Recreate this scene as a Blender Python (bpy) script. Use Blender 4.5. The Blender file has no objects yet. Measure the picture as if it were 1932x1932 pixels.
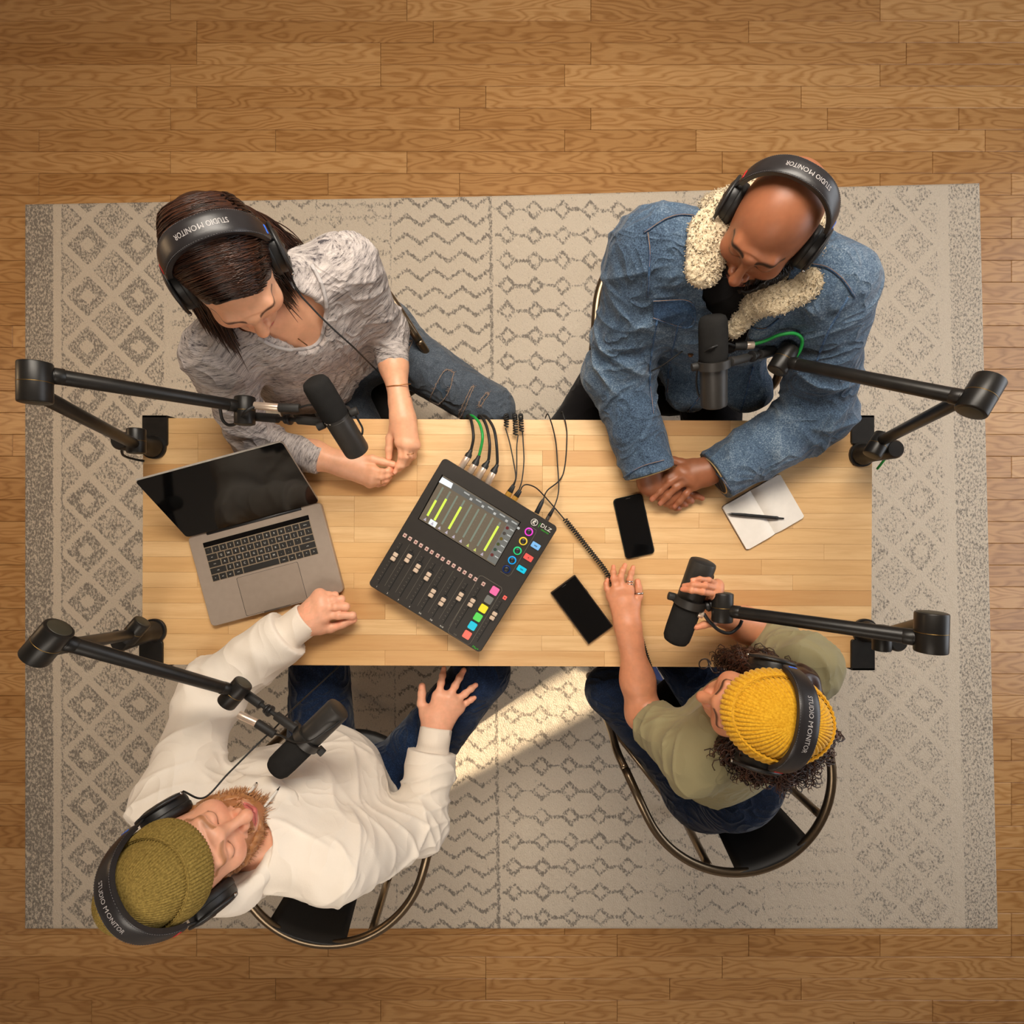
import bpy, bmesh, math, random
import numpy as np
from mathutils import Vector, Matrix
random.seed(7); np.random.seed(7)
scene = bpy.context.scene
COL = scene.collection

# ---------------------------------------------------------------- camera, world, sun, large lights, exposure
H = 2.25            # camera height above the floor
F = 1116.0          # focal length in pixels of the 1932 px frame
cam_d = bpy.data.cameras.new('camera'); cam = bpy.data.objects.new('camera', cam_d); COL.objects.link(cam)
cam.location = (0, 0, H); cam_d.sensor_width = 36; cam_d.lens = 36 * F / 1932; cam_d.clip_start = .02
scene.camera = cam
scene.view_settings.view_transform = 'Standard'; scene.view_settings.look = 'None'
scene.view_settings.gamma = 1; scene.view_settings.use_curve_mapping = False
scene.view_settings.exposure = 0.0
scene.cycles.use_denoising = True
scene.cycles.max_bounces = 8; scene.cycles.diffuse_bounces = 3; scene.cycles.glossy_bounces = 3
scene.cycles.transparent_max_bounces = 6; scene.cycles.sample_clamp_indirect = 6
scene.cycles.caustics_reflective = False; scene.cycles.caustics_refractive = False
world = bpy.data.worlds.new('daylight'); scene.world = world; world.use_nodes = True
bg = world.node_tree.nodes['Background']; bg.inputs[0].default_value = (.80, .88, 1, 1); bg.inputs[1].default_value = 1.0

def light(name, kind, loc, rot, power, color, **kw):
    d = bpy.data.lights.new(name, kind); d.energy = power; d.color = color
    for k, v in kw.items(): setattr(d, k, v)
    o = bpy.data.objects.new(name, d); COL.objects.link(o); o.location = loc; o.rotation_euler = rot
    return o
SUN_DIR = Vector((.88, .47, -.445))
sun = light('sun', 'SUN', (-4, -3, 4), SUN_DIR.to_track_quat('-Z', 'Y').to_euler(), 12.0, (1, .82, .58), angle=.012)
# daylight coming in at the wide window of the right-hand wall
light('daylight_right_window', 'AREA', (3.25, .35, 1.6), (0, math.radians(78), 0), 40, (.95, .97, 1.0), shape='RECTANGLE', size=1.6, size_y=3.0)
# unseen soft key light, added overhead beyond the far side of the table
light('overhead_key_light', 'AREA', (.08, 1.05, 2.62), (math.radians(-24), 0, 0), 43, (1, .91, .79), shape='RECTANGLE', size=1.5, size_y=.9, spread=math.radians(125))
# weaker unseen fill light, added on the near side to brighten the faces
light('near_fill_light', 'AREA', (-.60, -1.45, 2.60), (math.radians(30), 0, 0), 13, (1, .90, .78), shape='RECTANGLE', size=1.5, size_y=.8, spread=math.radians(130))
# warm lamp at the left end of the room
light('floor_lamp_light', 'AREA', (-2.9, .6, 1.5), (0, math.radians(-70), 0), 7, (1, .66, .36), shape='DISK', size=.5)

def W(px, py, z):
    """photograph pixel + height -> world point (true perspective of the overhead camera)"""
    k = (H - z) / F
    return np.array([(px - 966) * k, -(py - 966) * k, z])
# ---------------------------------------------------------------- mesh helpers
def mesh_np(name, V, Fs, smooth=True):
    """V (n,3); Fs: array (m,k) or list of such arrays / list of index lists"""
    me = bpy.data.meshes.new(name)
    V = np.asarray(V, dtype=np.float32).reshape(-1, 3)
    if isinstance(Fs, np.ndarray): Fs = [Fs]
    idx = []; tot = []
    for f in Fs:
        if isinstance(f, np.ndarray) and f.ndim == 2:
            idx.append(f.ravel()); tot.append(np.full(len(f), f.shape[1]))
        else:
            idx.append(np.asarray(f)); tot.append(np.array([len(f)]))
    idx = np.concatenate(idx).astype(np.int32); tot = np.concatenate(tot).astype(np.int32)
    st = np.concatenate([[0], np.cumsum(tot)[:-1]]).astype(np.int32)
    me.vertices.add(len(V)); me.vertices.foreach_set('co', V.ravel())
    me.loops.add(len(idx)); me.loops.foreach_set('vertex_index', idx)
    me.polygons.add(len(tot)); me.polygons.foreach_set('loop_start', st); me.polygons.foreach_set('loop_total', tot)
    me.polygons.foreach_set('use_smooth', np.full(len(tot), smooth))
    me.update(calc_edges=True); me.validate()
    return me

class G:
    """collects geometry; every method returns self"""
    def __init__(s): s.V = []; s.F = []; s.n = 0
    def add(s, V, Fs):
        V = np.asarray(V, float).reshape(-1, 3)
        for f in Fs:
            f = np.asarray(f); s.F.append(f + s.n)
        s.V.append(V); s.n += len(V); return s
    def merge(s, g, M=None, off=None):
        V = np.concatenate(g.V)
        if M is not None: V = V @ np.asarray(M, float).T
        if off is not None: V = V + np.asarray(off, float)
        return s.add(V, g.F)
    def verts(s): return np.concatenate(s.V)
    def xf(s, M=None, off=None):
        V = s.verts()
        if M is not None: V = V @ np.asarray(M, float).T
        if off is not None: V = V + np.asarray(off, float)
        s.V = [V]; return s
    def box(s, c, size, bev=0.0, R=None):
        sx, sy, sz = [v / 2 for v in size]; b = min(bev, sx * .95, sy * .95, sz * .95)
        if b <= 0:
            V = np.array([[x, y, z] for x in (-sx, sx) for y in (-sy, sy) for z in (-sz, sz)])
            Fs = [np.array([[0, 1, 3, 2], [4, 6, 7, 5], [0, 4, 5, 1], [2, 3, 7, 6], [0, 2, 6, 4], [1, 5, 7, 3]])]
        else:
            V = []
            ix = {}
            for i, x in enumerate((-1, 1)):
                for j, y in enumerate((-1, 1)):
                    for k, z in enumerate((-1, 1)):
                        ix[i, j, k, 0] = len(V); V.append([x * sx, y * (sy - b), z * (sz - b)])
                        ix[i, j, k, 1] = len(V); V.append([x * (sx - b), y * sy, z * (sz - b)])
                        ix[i, j, k, 2] = len(V); V.append([x * (sx - b), y * (sy - b), z * sz])
            q = []; t = []
            for a in (0, 1):
                e = 1 if a else -1
                def o(l, flip): return l if flip else l[::-1]
                q.append(o([ix[a, 0, 0, 0], ix[a, 1, 0, 0], ix[a, 1, 1, 0], ix[a, 0, 1, 0]], a))
                q.append(o([ix[0, a, 0, 1], ix[0, a, 1, 1], ix[1, a, 1, 1], ix[1, a, 0, 1]], a))
                q.append(o([ix[0, 0, a, 2], ix[1, 0, a, 2], ix[1, 1, a, 2], ix[0, 1, a, 2]], a))
            for a in (0, 1):
                for c_ in (0, 1):
                    f = (a == c_)
                    q.append(o([ix[a, c_, 0, 0], ix[a, c_, 0, 1], ix[a, c_, 1, 1], ix[a, c_, 1, 0]], f))
                    q.append(o([ix[a, 0, c_, 0], ix[a, 1, c_, 0], ix[a, 1, c_, 2], ix[a, 0, c_, 2]], not f) )
                    q.append(o([ix[0, a, c_, 1], ix[1, a, c_, 1], ix[1, a, c_, 2], ix[0, a, c_, 2]], f))
            for i in (0, 1):
                for j in (0, 1):
                    for k in (0, 1):
                        t.append(o([ix[i, j, k, 0], ix[i, j, k, 1], ix[i, j, k, 2]], (i + j + k) % 2 == 1))
            V = np.array(V); Fs = [np.array(q), np.array(t)]
            for f in Fs:      # outward winding
                nn = np.cross(V[f[:, 1]] - V[f[:, 0]], V[f[:, 2]] - V[f[:, 0]]); bad = (nn * V[f].mean(1)).sum(1) < 0; f[bad] = f[bad][:, ::-1]
        if R is not None: V = V @ np.asarray(R, float).T
        return s.add(V + np.asarray(c, float), Fs)
    def tube(s, P, r, n=10, cap=True, flat=None, up=None):
        """sweep a circle (or ellipse: flat = ratio of the second axis, up = its normal) along P"""
        P = np.asarray(P, float); m = len(P)
        r = np.full(m, r) if np.isscalar(r) else np.asarray(r, float)
        T = np.gradient(P, axis=0); T /= np.linalg.norm(T, axis=1)[:, None] + 1e-12
        u = np.array(up, float) if up is not None else (np.array([0, 0, 1.]) if abs(T[0][2]) < .9 else np.array([1., 0, 0]))
        A = np.zeros_like(P); B = np.zeros_like(P)
        for i in range(m):
            if up is not None: u = np.array(up, float)
            u = u - T[i] * (u @ T[i]); u /= np.linalg.norm(u) + 1e-12
            A[i] = u; B[i] = np.cross(T[i], u)
        th = np.linspace(0, 2 * np.pi, n, endpoint=False)
        fl = 1.0 if flat is None else flat
        V = P[:, None] + r[:, None, None] * (np.cos(th)[None, :, None] * A[:, None] * fl + np.sin(th)[None, :, None] * B[:, None])
        q = []
        i = np.arange(m - 1)[:, None]; j = np.arange(n)[None]; j2 = (j + 1) % n
        q = np.stack([i * n + j, i * n + j2, (i + 1) * n + j2, (i + 1) * n + j], -1).reshape(-1, 4)
        Fs = [q]
        if cap: Fs += [np.arange(n)[::-1][None], (np.arange(n) + (m - 1) * n)[None]]
        return s.add(V.reshape(-1, 3), Fs)
    def cyl(s, a, b, r, r2=None, n=24, bev=0.0):
        a = np.asarray(a, float); b = np.asarray(b, float); r2 = r if r2 is None else r2
        L = np.linalg.norm(b - a); d = (b - a) / L
        if bev > 0:
            return s.lathe([(0, 0), (r - bev, 0), (r - bev * .3, bev * .3), (r, bev), (r2, L - bev), (r2 - bev * .3, L - bev * .3), (r2 - bev, L), (0, L)], a, d, n)
        return s.lathe([(0, 0), (r, 0), (r2, L), (0, L)], a, d, n)
    def lathe(s, prof, a=(0, 0, 0), d=(0, 0, 1), n=24):
        prof = np.asarray(prof, float); a = np.asarray(a, float); d = np.asarray(d, float); d = d / np.linalg.norm(d)
        u = np.cross(d, [0, 0, 1.]) if abs(d[2]) < .9 else np.cross(d, [1., 0, 0]); u /= np.linalg.norm(u); w = np.cross(d, u)
        th = np.linspace(0, 2 * np.pi, n, endpoint=False); m = len(prof)
        V = a + prof[:, None, 1:2] * d + prof[:, None, 0:1] * (np.cos(th)[None, :, None] * u + np.sin(th)[None, :, None] * w)
        i = np.arange(m - 1)[:, None]; j = np.arange(n)[None]; j2 = (j + 1) % n
        q = np.stack([i * n + j, i * n + j2, (i + 1) * n + j2, (i + 1) * n + j], -1).reshape(-1, 4)
        return s.add(V.reshape(-1, 3), [q])
    def prism(s, poly, z0, z1, inset=0.0):
        """poly: list of (x,y) counter-clockwise; optional small chamfer at the top"""
        p = np.asarray(poly, float); n = len(p); L = []
        L.append(np.c_[p, np.full(n, z0)])
        if inset > 0:
            e = np.roll(p, -1, 0) - p; e /= np.linalg.norm(e, axis=1)[:, None] + 1e-12
            nn = np.c_[-e[:, 1], e[:, 0]]; nm = nn + np.roll(nn, 1, 0); nm /= np.linalg.norm(nm, axis=1)[:, None] + 1e-12
            L.append(np.c_[p, np.full(n, z1 - inset)]); L.append(np.c_[p + nm * inset, np.full(n, z1)])
        else: L.append(np.c_[p, np.full(n, z1)])
        V = np.concatenate(L); m = len(L)
        i = np.arange(m - 1)[:, None]; j = np.arange(n)[None]; j2 = (j + 1) % n
        q = np.stack([i * n + j, i * n + j2, (i + 1) * n + j2, (i + 1) * n + j], -1).reshape(-1, 4)
        return s.add(V, [q, np.arange(n)[::-1][None], (np.arange(n) + (m - 1) * n)[None]])
    def mesh(s, name, smooth=False):
        return mesh_np(name, s.verts(), s.F, smooth)

def rrect(w, h, r, n=5, c=(0, 0)):
    out = []
    for cx, cy, a0 in ((w / 2 - r, h / 2 - r, 0), (-w / 2 + r, h / 2 - r, 90), (-w / 2 + r, -h / 2 + r, 180), (w / 2 - r, -h / 2 + r, 270)):
        for k in range(n):
            a = math.radians(a0 + 90 * k / (n - 1)); out.append((c[0] + cx + r * math.cos(a), c[1] + cy + r * math.sin(a)))
    return out

def smooth_by_angle(me, ang=40):
    bm = bmesh.new(); bm.from_mesh(me)
    for f in bm.faces: f.smooth = True
    for e in bm.edges:
        if len(e.link_faces) == 2 and e.calc_face_angle(0) > math.radians(ang): e.smooth = False
    bm.to_mesh(me); bm.free(); return me

def mk(name, me, mat=None, parent=None, loc=None):
    o = bpy.data.objects.new(name, me); COL.objects.link(o)
    if mat is not None and me is not None and not me.materials: me.materials.append(mat)
    if parent is not None: o.parent = parent
    if loc is not None: o.location = loc
    return o

def tag(o, label=None, cat=None, group=None, kind=None):
    if label: o['label'] = label
    if cat: o['category'] = cat
    if group: o['group'] = group
    if kind: o['kind'] = kind
    return o

class Thing:
    """an Empty at the thing's base; parts are given in world coordinates"""
    def __init__(s, name, label, cat, loc, group=None):
        s.o = bpy.data.objects.new(name, None); COL.objects.link(s.o); s.loc = np.asarray(loc, float)
        s.o.location = s.loc; s.o.empty_display_size = .05; tag(s.o, label, cat, group)
    def part(s, name, g, mat, parent=None, smooth=True, ang=None, label=None):
        V = g.verts() - s.loc if isinstance(g, G) else None
        me = mesh_np(name, V, g.F, smooth)
        if ang: smooth_by_angle(me, ang)
        o = mk(name, me, mat, parent or s.o)
        if label: o['label'] = label
        return o
    def mpart(s, name, me, mat, parent=None, label=None):
        """part from a mesh in world coordinates"""
        me.transform(Matrix.Translation(Vector(-s.loc)))
        o = mk(name, me, mat, parent or s.o)
        if label: o['label'] = label
        return o

def spline(P, n=8):
    """Catmull-Rom through P"""
    P = np.asarray(P, float); Q = np.concatenate([[2 * P[0] - P[1]], P, [2 * P[-1] - P[-2]]]); out = []
    for i in range(1, len(Q) - 2):
        t = np.linspace(0, 1, n, endpoint=False)[:, None]
        p0, p1, p2, p3 = Q[i - 1], Q[i], Q[i + 1], Q[i + 2]
        out.append(.5 * (2 * p1 + (p2 - p0) * t + (2 * p0 - 5 * p1 + 4 * p2 - p3) * t ** 2 + (3 * p1 - p0 - 3 * p2 + p3) * t ** 3))
    return np.concatenate(out + [P[-1:]])

def slab(P, off):
    """closed sheet: grid P (n,m,3) and the same grid moved by off"""
    n, m = P.shape[:2]; off = np.broadcast_to(np.asarray(off, float), P.shape); A = P.reshape(-1, 3); Bq = (P + off).reshape(-1, 3)
    i = np.arange(n - 1)[:, None]; j = np.arange(m - 1)[None]; q = np.stack([i * m + j, i * m + j + 1, (i + 1) * m + j + 1, (i + 1) * m + j], -1).reshape(-1, 4)
    e = np.r_[np.arange(m), m - 1 + m * np.arange(1, n), (n - 1) * m + np.arange(m - 2, -1, -1), m * np.arange(n - 2, 0, -1)]; e2 = np.roll(e, -1)
    return G().add(np.r_[A, Bq], [q, q[:, ::-1] + n * m, np.stack([e2, e, e + n * m, e2 + n * m], 1)])

def unit(v): v = np.asarray(v, float); return v / (np.linalg.norm(v) + 1e-12)

# ---------------------------------------------------------------- numpy value noise
_perm = np.random.RandomState(3).rand(64, 64, 64).astype(np.float32)
def vnoise(P):
    P = np.asarray(P, np.float32); i = np.floor(P).astype(int); f = P - i; f = f * f * (3 - 2 * f)
    i0 = i & 63; i1 = (i + 1) & 63; r = 0
    for dx in (0, 1):
        for dy in (0, 1):
            for dz in (0, 1):
                w = (f[:, 0] if dx else 1 - f[:, 0]) * (f[:, 1] if dy else 1 - f[:, 1]) * (f[:, 2] if dz else 1 - f[:, 2])
                r = r + w * _perm[(i1 if dx else i0)[:, 0], (i1 if dy else i0)[:, 1], (i1 if dz else i0)[:, 2]]
    return r * 2 - 1

# ---------------------------------------------------------------- signed distance modelling (for bodies and clothes)
class Field:
    def __init__(s, lo, hi, h):
        s.lo = np.asarray(lo, np.float32); s.h = h
        s.n = np.maximum(np.ceil((np.asarray(hi) - s.lo) / h).astype(int) + 1, 4)
        s.D = np.full(s.n, .05, np.float32)
    def _win(s, pts, rad):
        pts = np.asarray(pts, float).reshape(-1, 3)
        a = np.floor((pts.min(0) - rad - s.lo) / s.h).astype(int); b = np.ceil((pts.max(0) + rad - s.lo) / s.h).astype(int) + 1
        a = np.clip(a, 0, s.n); b = np.clip(b, 0, s.n)
        if np.any(b - a < 1): return None
        sl = tuple(slice(a[i], b[i]) for i in range(3))
        ax = [(s.lo[i] + s.h * np.arange(a[i], b[i])).astype(np.float32) for i in range(3)]
        return sl, np.stack(np.meshgrid(*ax, indexing='ij'), -1)
    def _op(s, sl, d, k, op):
        A = s.D[sl]
        if op == 'add':
            if k > 0:
                h = np.maximum(k - np.abs(A - d), 0) / k; s.D[sl] = np.minimum(A, d) - h * h * k * .25
            else: s.D[sl] = np.minimum(A, d)
        elif op == 'sub':
            d = -d
            if k > 0:
                h = np.maximum(k - np.abs(A - d), 0) / k; s.D[sl] = np.maximum(A, d) + h * h * k * .25
            else: s.D[sl] = np.maximum(A, d)
        return s
    def cone(s, a, b, ra, rb=None, k=.01, op='add', flat=None, flatn=None):
        """round cone; flat<1 squashes it along flatn"""
        rb = ra if rb is None else rb
        a = np.asarray(a, np.float32); b = np.asarray(b, np.float32)
        w = s._win([a, b], max(ra, rb) + k + 3 * s.h)
        if w is None: return s
        sl, P = w; p = P - a; ab = b - a
        if flatn is not None:
            n = unit(flatn).astype(np.float32); e = (1 / flat - 1)
            p = p + (p @ n)[..., None] * n * e; ab = ab + (ab @ n) * n * e
        L2 = max(float(ab @ ab), 1e-10); t = np.clip((p @ ab) / L2, 0, 1)
        d = np.linalg.norm(p - t[..., None] * ab, axis=-1) - (ra + (rb - ra) * t)
        if flatn is not None: d = d * (flat if flat < 1 else 1)
        return s._op(sl, d, k, op)
    def ell(s, c, r, k=.01, R=None, op='add'):
        c = np.asarray(c, np.float32); r = np.asarray(r, np.float32)
        w = s._win([c], float(r.max()) + k + 3 * s.h)
        if w is None: return s
        sl, P = w; p = P - c
        if R is not None: p = p @ np.asarray(R, np.float32)
        k0 = np.linalg.norm(p / r, axis=-1); k1 = np.linalg.norm(p / (r * r), axis=-1) + 1e-9
        return s._op(sl, k0 * (k0 - 1) / k1, k, op)
    def cut(s, p, n):
        """keep the side where (x-p).n < 0"""
        ax = [(s.lo[i] + s.h * np.arange(s.n[i])).astype(np.float32) for i in range(3)]
        n = unit(n); p = np.asarray(p)
        d = ((ax[0] - p[0]) * n[0])[:, None, None] + ((ax[1] - p[1]) * n[1])[None, :, None] + ((ax[2] - p[2]) * n[2])[None, None, :]
        s.D = np.maximum(s.D, d.astype(np.float32)); return s
    def cutcyl(s, c, d, R, thick):
        """clean cut by a half-space limited to a radius R around c: removes what lies beyond c along d"""
        c = np.asarray(c, float); w = s._win([c, c + unit(d) * thick], R)
        if w is None: return s
        sl, P = w; q = P - c.astype(np.float32); n = unit(d).astype(np.float32)
        t = q @ n; rr = np.linalg.norm(q - t[..., None] * n, axis=-1)
        box = np.maximum(np.maximum(-t, t - thick), rr - R)
        s.D[sl] = np.maximum(s.D[sl], -box); return s
    def subbox(s, lo, hi):
        lo = np.asarray(lo, float); hi = np.asarray(hi, float); w = s._win([lo, hi], 4 * s.h)
        if w is None: return s
        sl, P = w; d = np.max(np.maximum(lo - P, P - hi), axis=-1).astype(np.float32); s.D[sl] = np.maximum(s.D[sl], -d); return s
    def mesh(s, relax=1):
        """naive surface nets -> V, quads"""
        D = s.D; D[0] = D[-1] = .05; D[:, 0] = D[:, -1] = .05; D[:, :, 0] = D[:, :, -1] = .05
        S = D < 0
        c = np.zeros([m - 1 for m in D.shape], np.uint8)
        for dx in (0, 1):
            for dy in (0, 1):
                for dz in (0, 1):
                    c += S[dx:dx + c.shape[0], dy:dy + c.shape[1], dz:dz + c.shape[2]]
        act = (c > 0) & (c < 8); I = np.argwhere(act); idm = np.full(act.shape, -1, np.int32); idm[act] = np.arange(len(I))
        off = np.array([[x, y, z] for x in (0, 1) for y in (0, 1) for z in (0, 1)])
        val = np.stack([D[tuple((I + o).T)] for o in off], 1)
        acc = np.zeros((len(I), 3)); cnt = np.zeros(len(I))
        for a in range(8):
            for b in range(a + 1, 8):
                if np.abs(off[a] - off[b]).sum() != 1: continue
                m = (val[:, a] < 0) != (val[:, b] < 0)
                t = val[m, a] / (val[m, a] - val[m, b])
                acc[m] += off[a] + t[:, None] * (off[b] - off[a]); cnt[m] += 1
        V = s.lo + s.h * (I + acc / cnt[:, None])
        Q = []
        for ax in range(3):
            sa = [slice(None)] * 3; sb = [slice(None)] * 3; sa[ax] = slice(0, -1); sb[ax] = slice(1, None)
            A = S[tuple(sa)]; B = S[tuple(sb)]; E = np.argwhere(A != B)
            u, v = (ax + 1) % 3, (ax + 2) % 3
            ok = (E[:, u] > 0) & (E[:, v] > 0) & (E[:, u] < D.shape[u] - 1) & (E[:, v] < D.shape[v] - 1); E = E[ok]
            eu = np.zeros(3, int); eu[u] = 1; ev = np.zeros(3, int); ev[v] = 1
            q = np.stack([idm[tuple((E - eu - ev).T)], idm[tuple((E - ev).T)], idm[tuple(E.T)], idm[tuple((E - eu).T)]], 1)
            ins = A[tuple(E.T)]
            q[~ins] = q[~ins][:, ::-1]; Q.append(q)
        Q = np.concatenate(Q)
        for _ in range(relax): V = laplace(V, Q, .45)
        return V, Q

def laplace(V, Q, lam):
    acc = np.zeros_like(V); cnt = np.zeros(len(V))
    for a, b in ((0, 1), (1, 2), (2, 3), (3, 0)):
        np.add.at(acc, Q[:, a], V[Q[:, b]]); np.add.at(cnt, Q[:, a], 1)
        np.add.at(acc, Q[:, b], V[Q[:, a]]); np.add.at(cnt, Q[:, b], 1)
    return V + lam * (acc / np.maximum(cnt, 1)[:, None] - V)

def normals(V, Q):
    n = np.cross(V[Q[:, 2]] - V[Q[:, 0]], V[Q[:, 3]] - V[Q[:, 1]]); N = np.zeros_like(V)
    for k in range(4): np.add.at(N, Q[:, k], n)
    return N / (np.linalg.norm(N, axis=1)[:, None] + 1e-12)

def set_col(me, C, name='col'):
    a = me.color_attributes.new(name, 'FLOAT_COLOR', 'POINT')
    C = np.asarray(C, np.float32)
    if C.shape[1] == 3: C = np.c_[C, np.ones(len(C))]
    a.data.foreach_set('color', C.astype(np.float32).ravel())

# ---------------------------------------------------------------- materials
def srgb(r, g, b):
    f = lambda c: (c / 12.92 if c <= .04045 else ((c + .055) / 1.055) ** 2.4)
    return (f(r / 255), f(g / 255), f(b / 255))
class NT:
    def __init__(s, name):
        s.m = bpy.data.materials.new(name); s.m.use_nodes = True; s.t = s.m.node_tree; s.b = s.t.nodes['Principled BSDF']
    def n(s, typ, **kw):
        o = s.t.nodes.new(typ)
        for k, v in kw.items():
            if k.startswith('i_'):
                key = k[2:]; key = int(key) if key.isdigit() else key.replace('_', ' ')
                s.put(o.inputs[key], v)
            else: setattr(o, k, v)
        return o
    def put(s, inp, v):
        if isinstance(v, bpy.types.NodeSocket): s.t.links.new(v, inp)
        elif isinstance(v, (tuple, list)) and len(v) == 3 and inp.type == 'RGBA': inp.default_value = (*v, 1)
        else: inp.default_value = v
    def set(s, **kw):
        for k, v in kw.items(): s.put(s.b.inputs[k.replace('_', ' ')], v)
        return s
    def math(s, op, a, b=0.0, clamp=False):
        o = s.n('ShaderNodeMath', operation=op, use_clamp=clamp); s.put(o.inputs[0], a); s.put(o.inputs[1], b); return o.outputs[0]
    def mix(s, f, a, b, mode='MIX'):
        o = s.n('ShaderNodeMix', data_type='RGBA', blend_type=mode); s.put(o.inputs[0], f); s.put(o.inputs[6], a); s.put(o.inputs[7], b); return o.outputs[2]
    def noise(s, vec, scale, detail=3, rough=.5, dist=0):
        o = s.n('ShaderNodeTexNoise', i_Scale=scale, i_Detail=detail, i_Roughness=rough, i_Distortion=dist); s.put(o.inputs['Vector'], vec); return o.outputs[0]
    def ramp(s, f, stops):
        o = s.n('ShaderNodeValToRGB'); s.put(o.inputs[0], f); e = o.color_ramp.elements
        while len(e) < len(stops): e.new(.5)
        for q, (p, c) in zip(e, stops): q.position = p; q.color = (*c, 1) if len(c) == 3 else c
        return o.outputs[0]
    def coord(s, which='Object'): return s.n('ShaderNodeTexCoord').outputs[which]
    def mapping(s, vec, scale=(1, 1, 1), rot=(0, 0, 0), loc=(0, 0, 0)):
        o = s.n('ShaderNodeMapping'); s.put(o.inputs[0], vec); o.inputs[1].default_value = loc; o.inputs[2].default_value = rot; o.inputs[3].default_value = scale
        return o.outputs[0]
    def wrinkle(s, c, scale, dist=1.5):
        n = s.noise(c, scale, 1, .5, dist); return s.math('POWER', s.math('SUBTRACT', 1.0, s.math('ABSOLUTE', s.math('MULTIPLY', s.math('SUBTRACT', n, .5), 4.0)), True), 2.0)
    def bump(s, h, strength=.3, dist=.002, normal=None):
        o = s.n('ShaderNodeBump', i_Strength=strength, i_Distance=dist); s.put(o.inputs['Height'], h)
        if normal is not None: s.put(o.inputs['Normal'], normal)
        return o.outputs[0]

def plain(name, col, rough=.5, metal=0.0, var=.06, scale=60, bump=0.0, bscale=400, **kw):
    """procedural base: slight noise variation of the colour + optional fine relief"""
    t = NT(name); c = t.coord()
    f = t.noise(c, scale, 3)
    lo = tuple(x * (1 - var * 1.6) for x in col); hi = tuple(min(1, x * (1 + var * 1.6)) for x in col)
    t.set(Base_Color=t.ramp(f, [(.3, lo), (.7, hi)]), Roughness=rough, Metallic=metal)
    if bump: t.set(Normal=t.bump(t.noise(c, bscale, 2), bump, .001))
    for k, v in kw.items(): t.set(**{k: v})
    return t.m
def glow(name, col, strength, base=None):
    t = NT(name); f = t.noise(t.coord(), 90, 2)
    t.set(Base_Color=base or col, Emission_Color=t.ramp(f, [(.3, tuple(x * .93 for x in col)), (.7, col)]), Emission_Strength=strength, Roughness=.35)
    return t.m
# ---------------------------------------------------------------- the room
def oak_material():
    t = NT('oak_floor'); oi = t.n('ShaderNodeObjectInfo'); c = t.coord()
    off = t.n('ShaderNodeCombineXYZ'); t.put(off.inputs[0], t.math('MULTIPLY', oi.outputs['Random'], 37.0)); t.put(off.inputs[1], t.math('MULTIPLY', oi.outputs['Random'], 53.0))
    v = t.n('ShaderNodeVectorMath', operation='ADD'); t.put(v.inputs[0], c); t.put(v.inputs[1], off.outputs[0]); v = v.outputs[0]
    warp = t.noise(t.mapping(v, (1.6, 7, 1)), 1.6, 2)
    rings = t.math('FRACT', t.math('MULTIPLY', warp, 13.0))
    rings = t.math('ABSOLUTE', t.math('SUBTRACT', rings, .5))
    ring = t.ramp(rings, [(.0, (0, 0, 0)), (.12, (.35,) * 3), (.34, (1, 1, 1))])
    fib = t.noise(t.mapping(v, (7, 190, 1)), 2.0, 4, .65)
    fine = t.ramp(fib, [(.35, (0, 0, 0)), (.65, (1, 1, 1))])
    dark = t.mix(oi.outputs['Random'], srgb(146, 96, 46), srgb(172, 120, 64)); lite = t.mix(oi.outputs['Random'], srgb(188, 138, 82), srgb(210, 162, 106))
    colr = t.mix(t.math('ADD', t.math('MULTIPLY', ring, .62), t.math('MULTIPLY', fine, .34)), dark, lite)
    t.set(Base_Color=colr, Roughness=.36, Normal=t.bump(t.math('ADD', ring, fib), .12, .001))
    return t.m
M_OAK = oak_material()
def far_floor():
    t = NT('oak_floor_beyond'); c = t.coord(); b = t.n('ShaderNodeTexBrick', offset=.37, offset_frequency=3, i_Scale=1.0, i_Mortar_Size=.0012, i_Brick_Width=.9, i_Row_Height=.0828)
    t.put(b.inputs['Vector'], c); t.put(b.inputs['Color1'], srgb(176, 124, 68)); t.put(b.inputs['Color2'], srgb(200, 150, 94)); t.put(b.inputs['Mortar'], srgb(70, 42, 20))
    g = t.noise(t.mapping(c, (3, 60, 1)), 2.0, 4, .6); t.set(Base_Color=t.mix(t.math('MULTIPLY', g, .55), b.outputs['Color'], srgb(150, 98, 48)), Roughness=.4); return t.m
M_GAP = far_floor()
M_WALL = plain('wall_paint', srgb(228, 222, 212), .85, bump=.05, bscale=120)
M_CEIL = plain('ceiling_paint', srgb(150, 146, 140), .9)
M_TRIM = plain('trim_paint', srgb(240, 238, 232), .5)
M_GLASS = NT('window_glass'); M_GLASS.set(Base_Color=(.9, .95, 1), Roughness=.0, Transmission_Weight=1.0, IOR=1.02, Alpha=.12); M_GLASS = M_GLASS.m

RX, RY, RZ = 3.4, 3.0, 2.7
def struct(name, g, mat, parent=None, loc=None):
    o = mk(name, g.mesh(name) if isinstance(g, G) else g, mat, parent, loc)
    if parent is None: o['kind'] = 'structure'
    return o
floor = struct('floor', G().box((0, 0, -.03), (2 * RX + .3, 2 * RY + .3, .04)), M_GAP)
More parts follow.
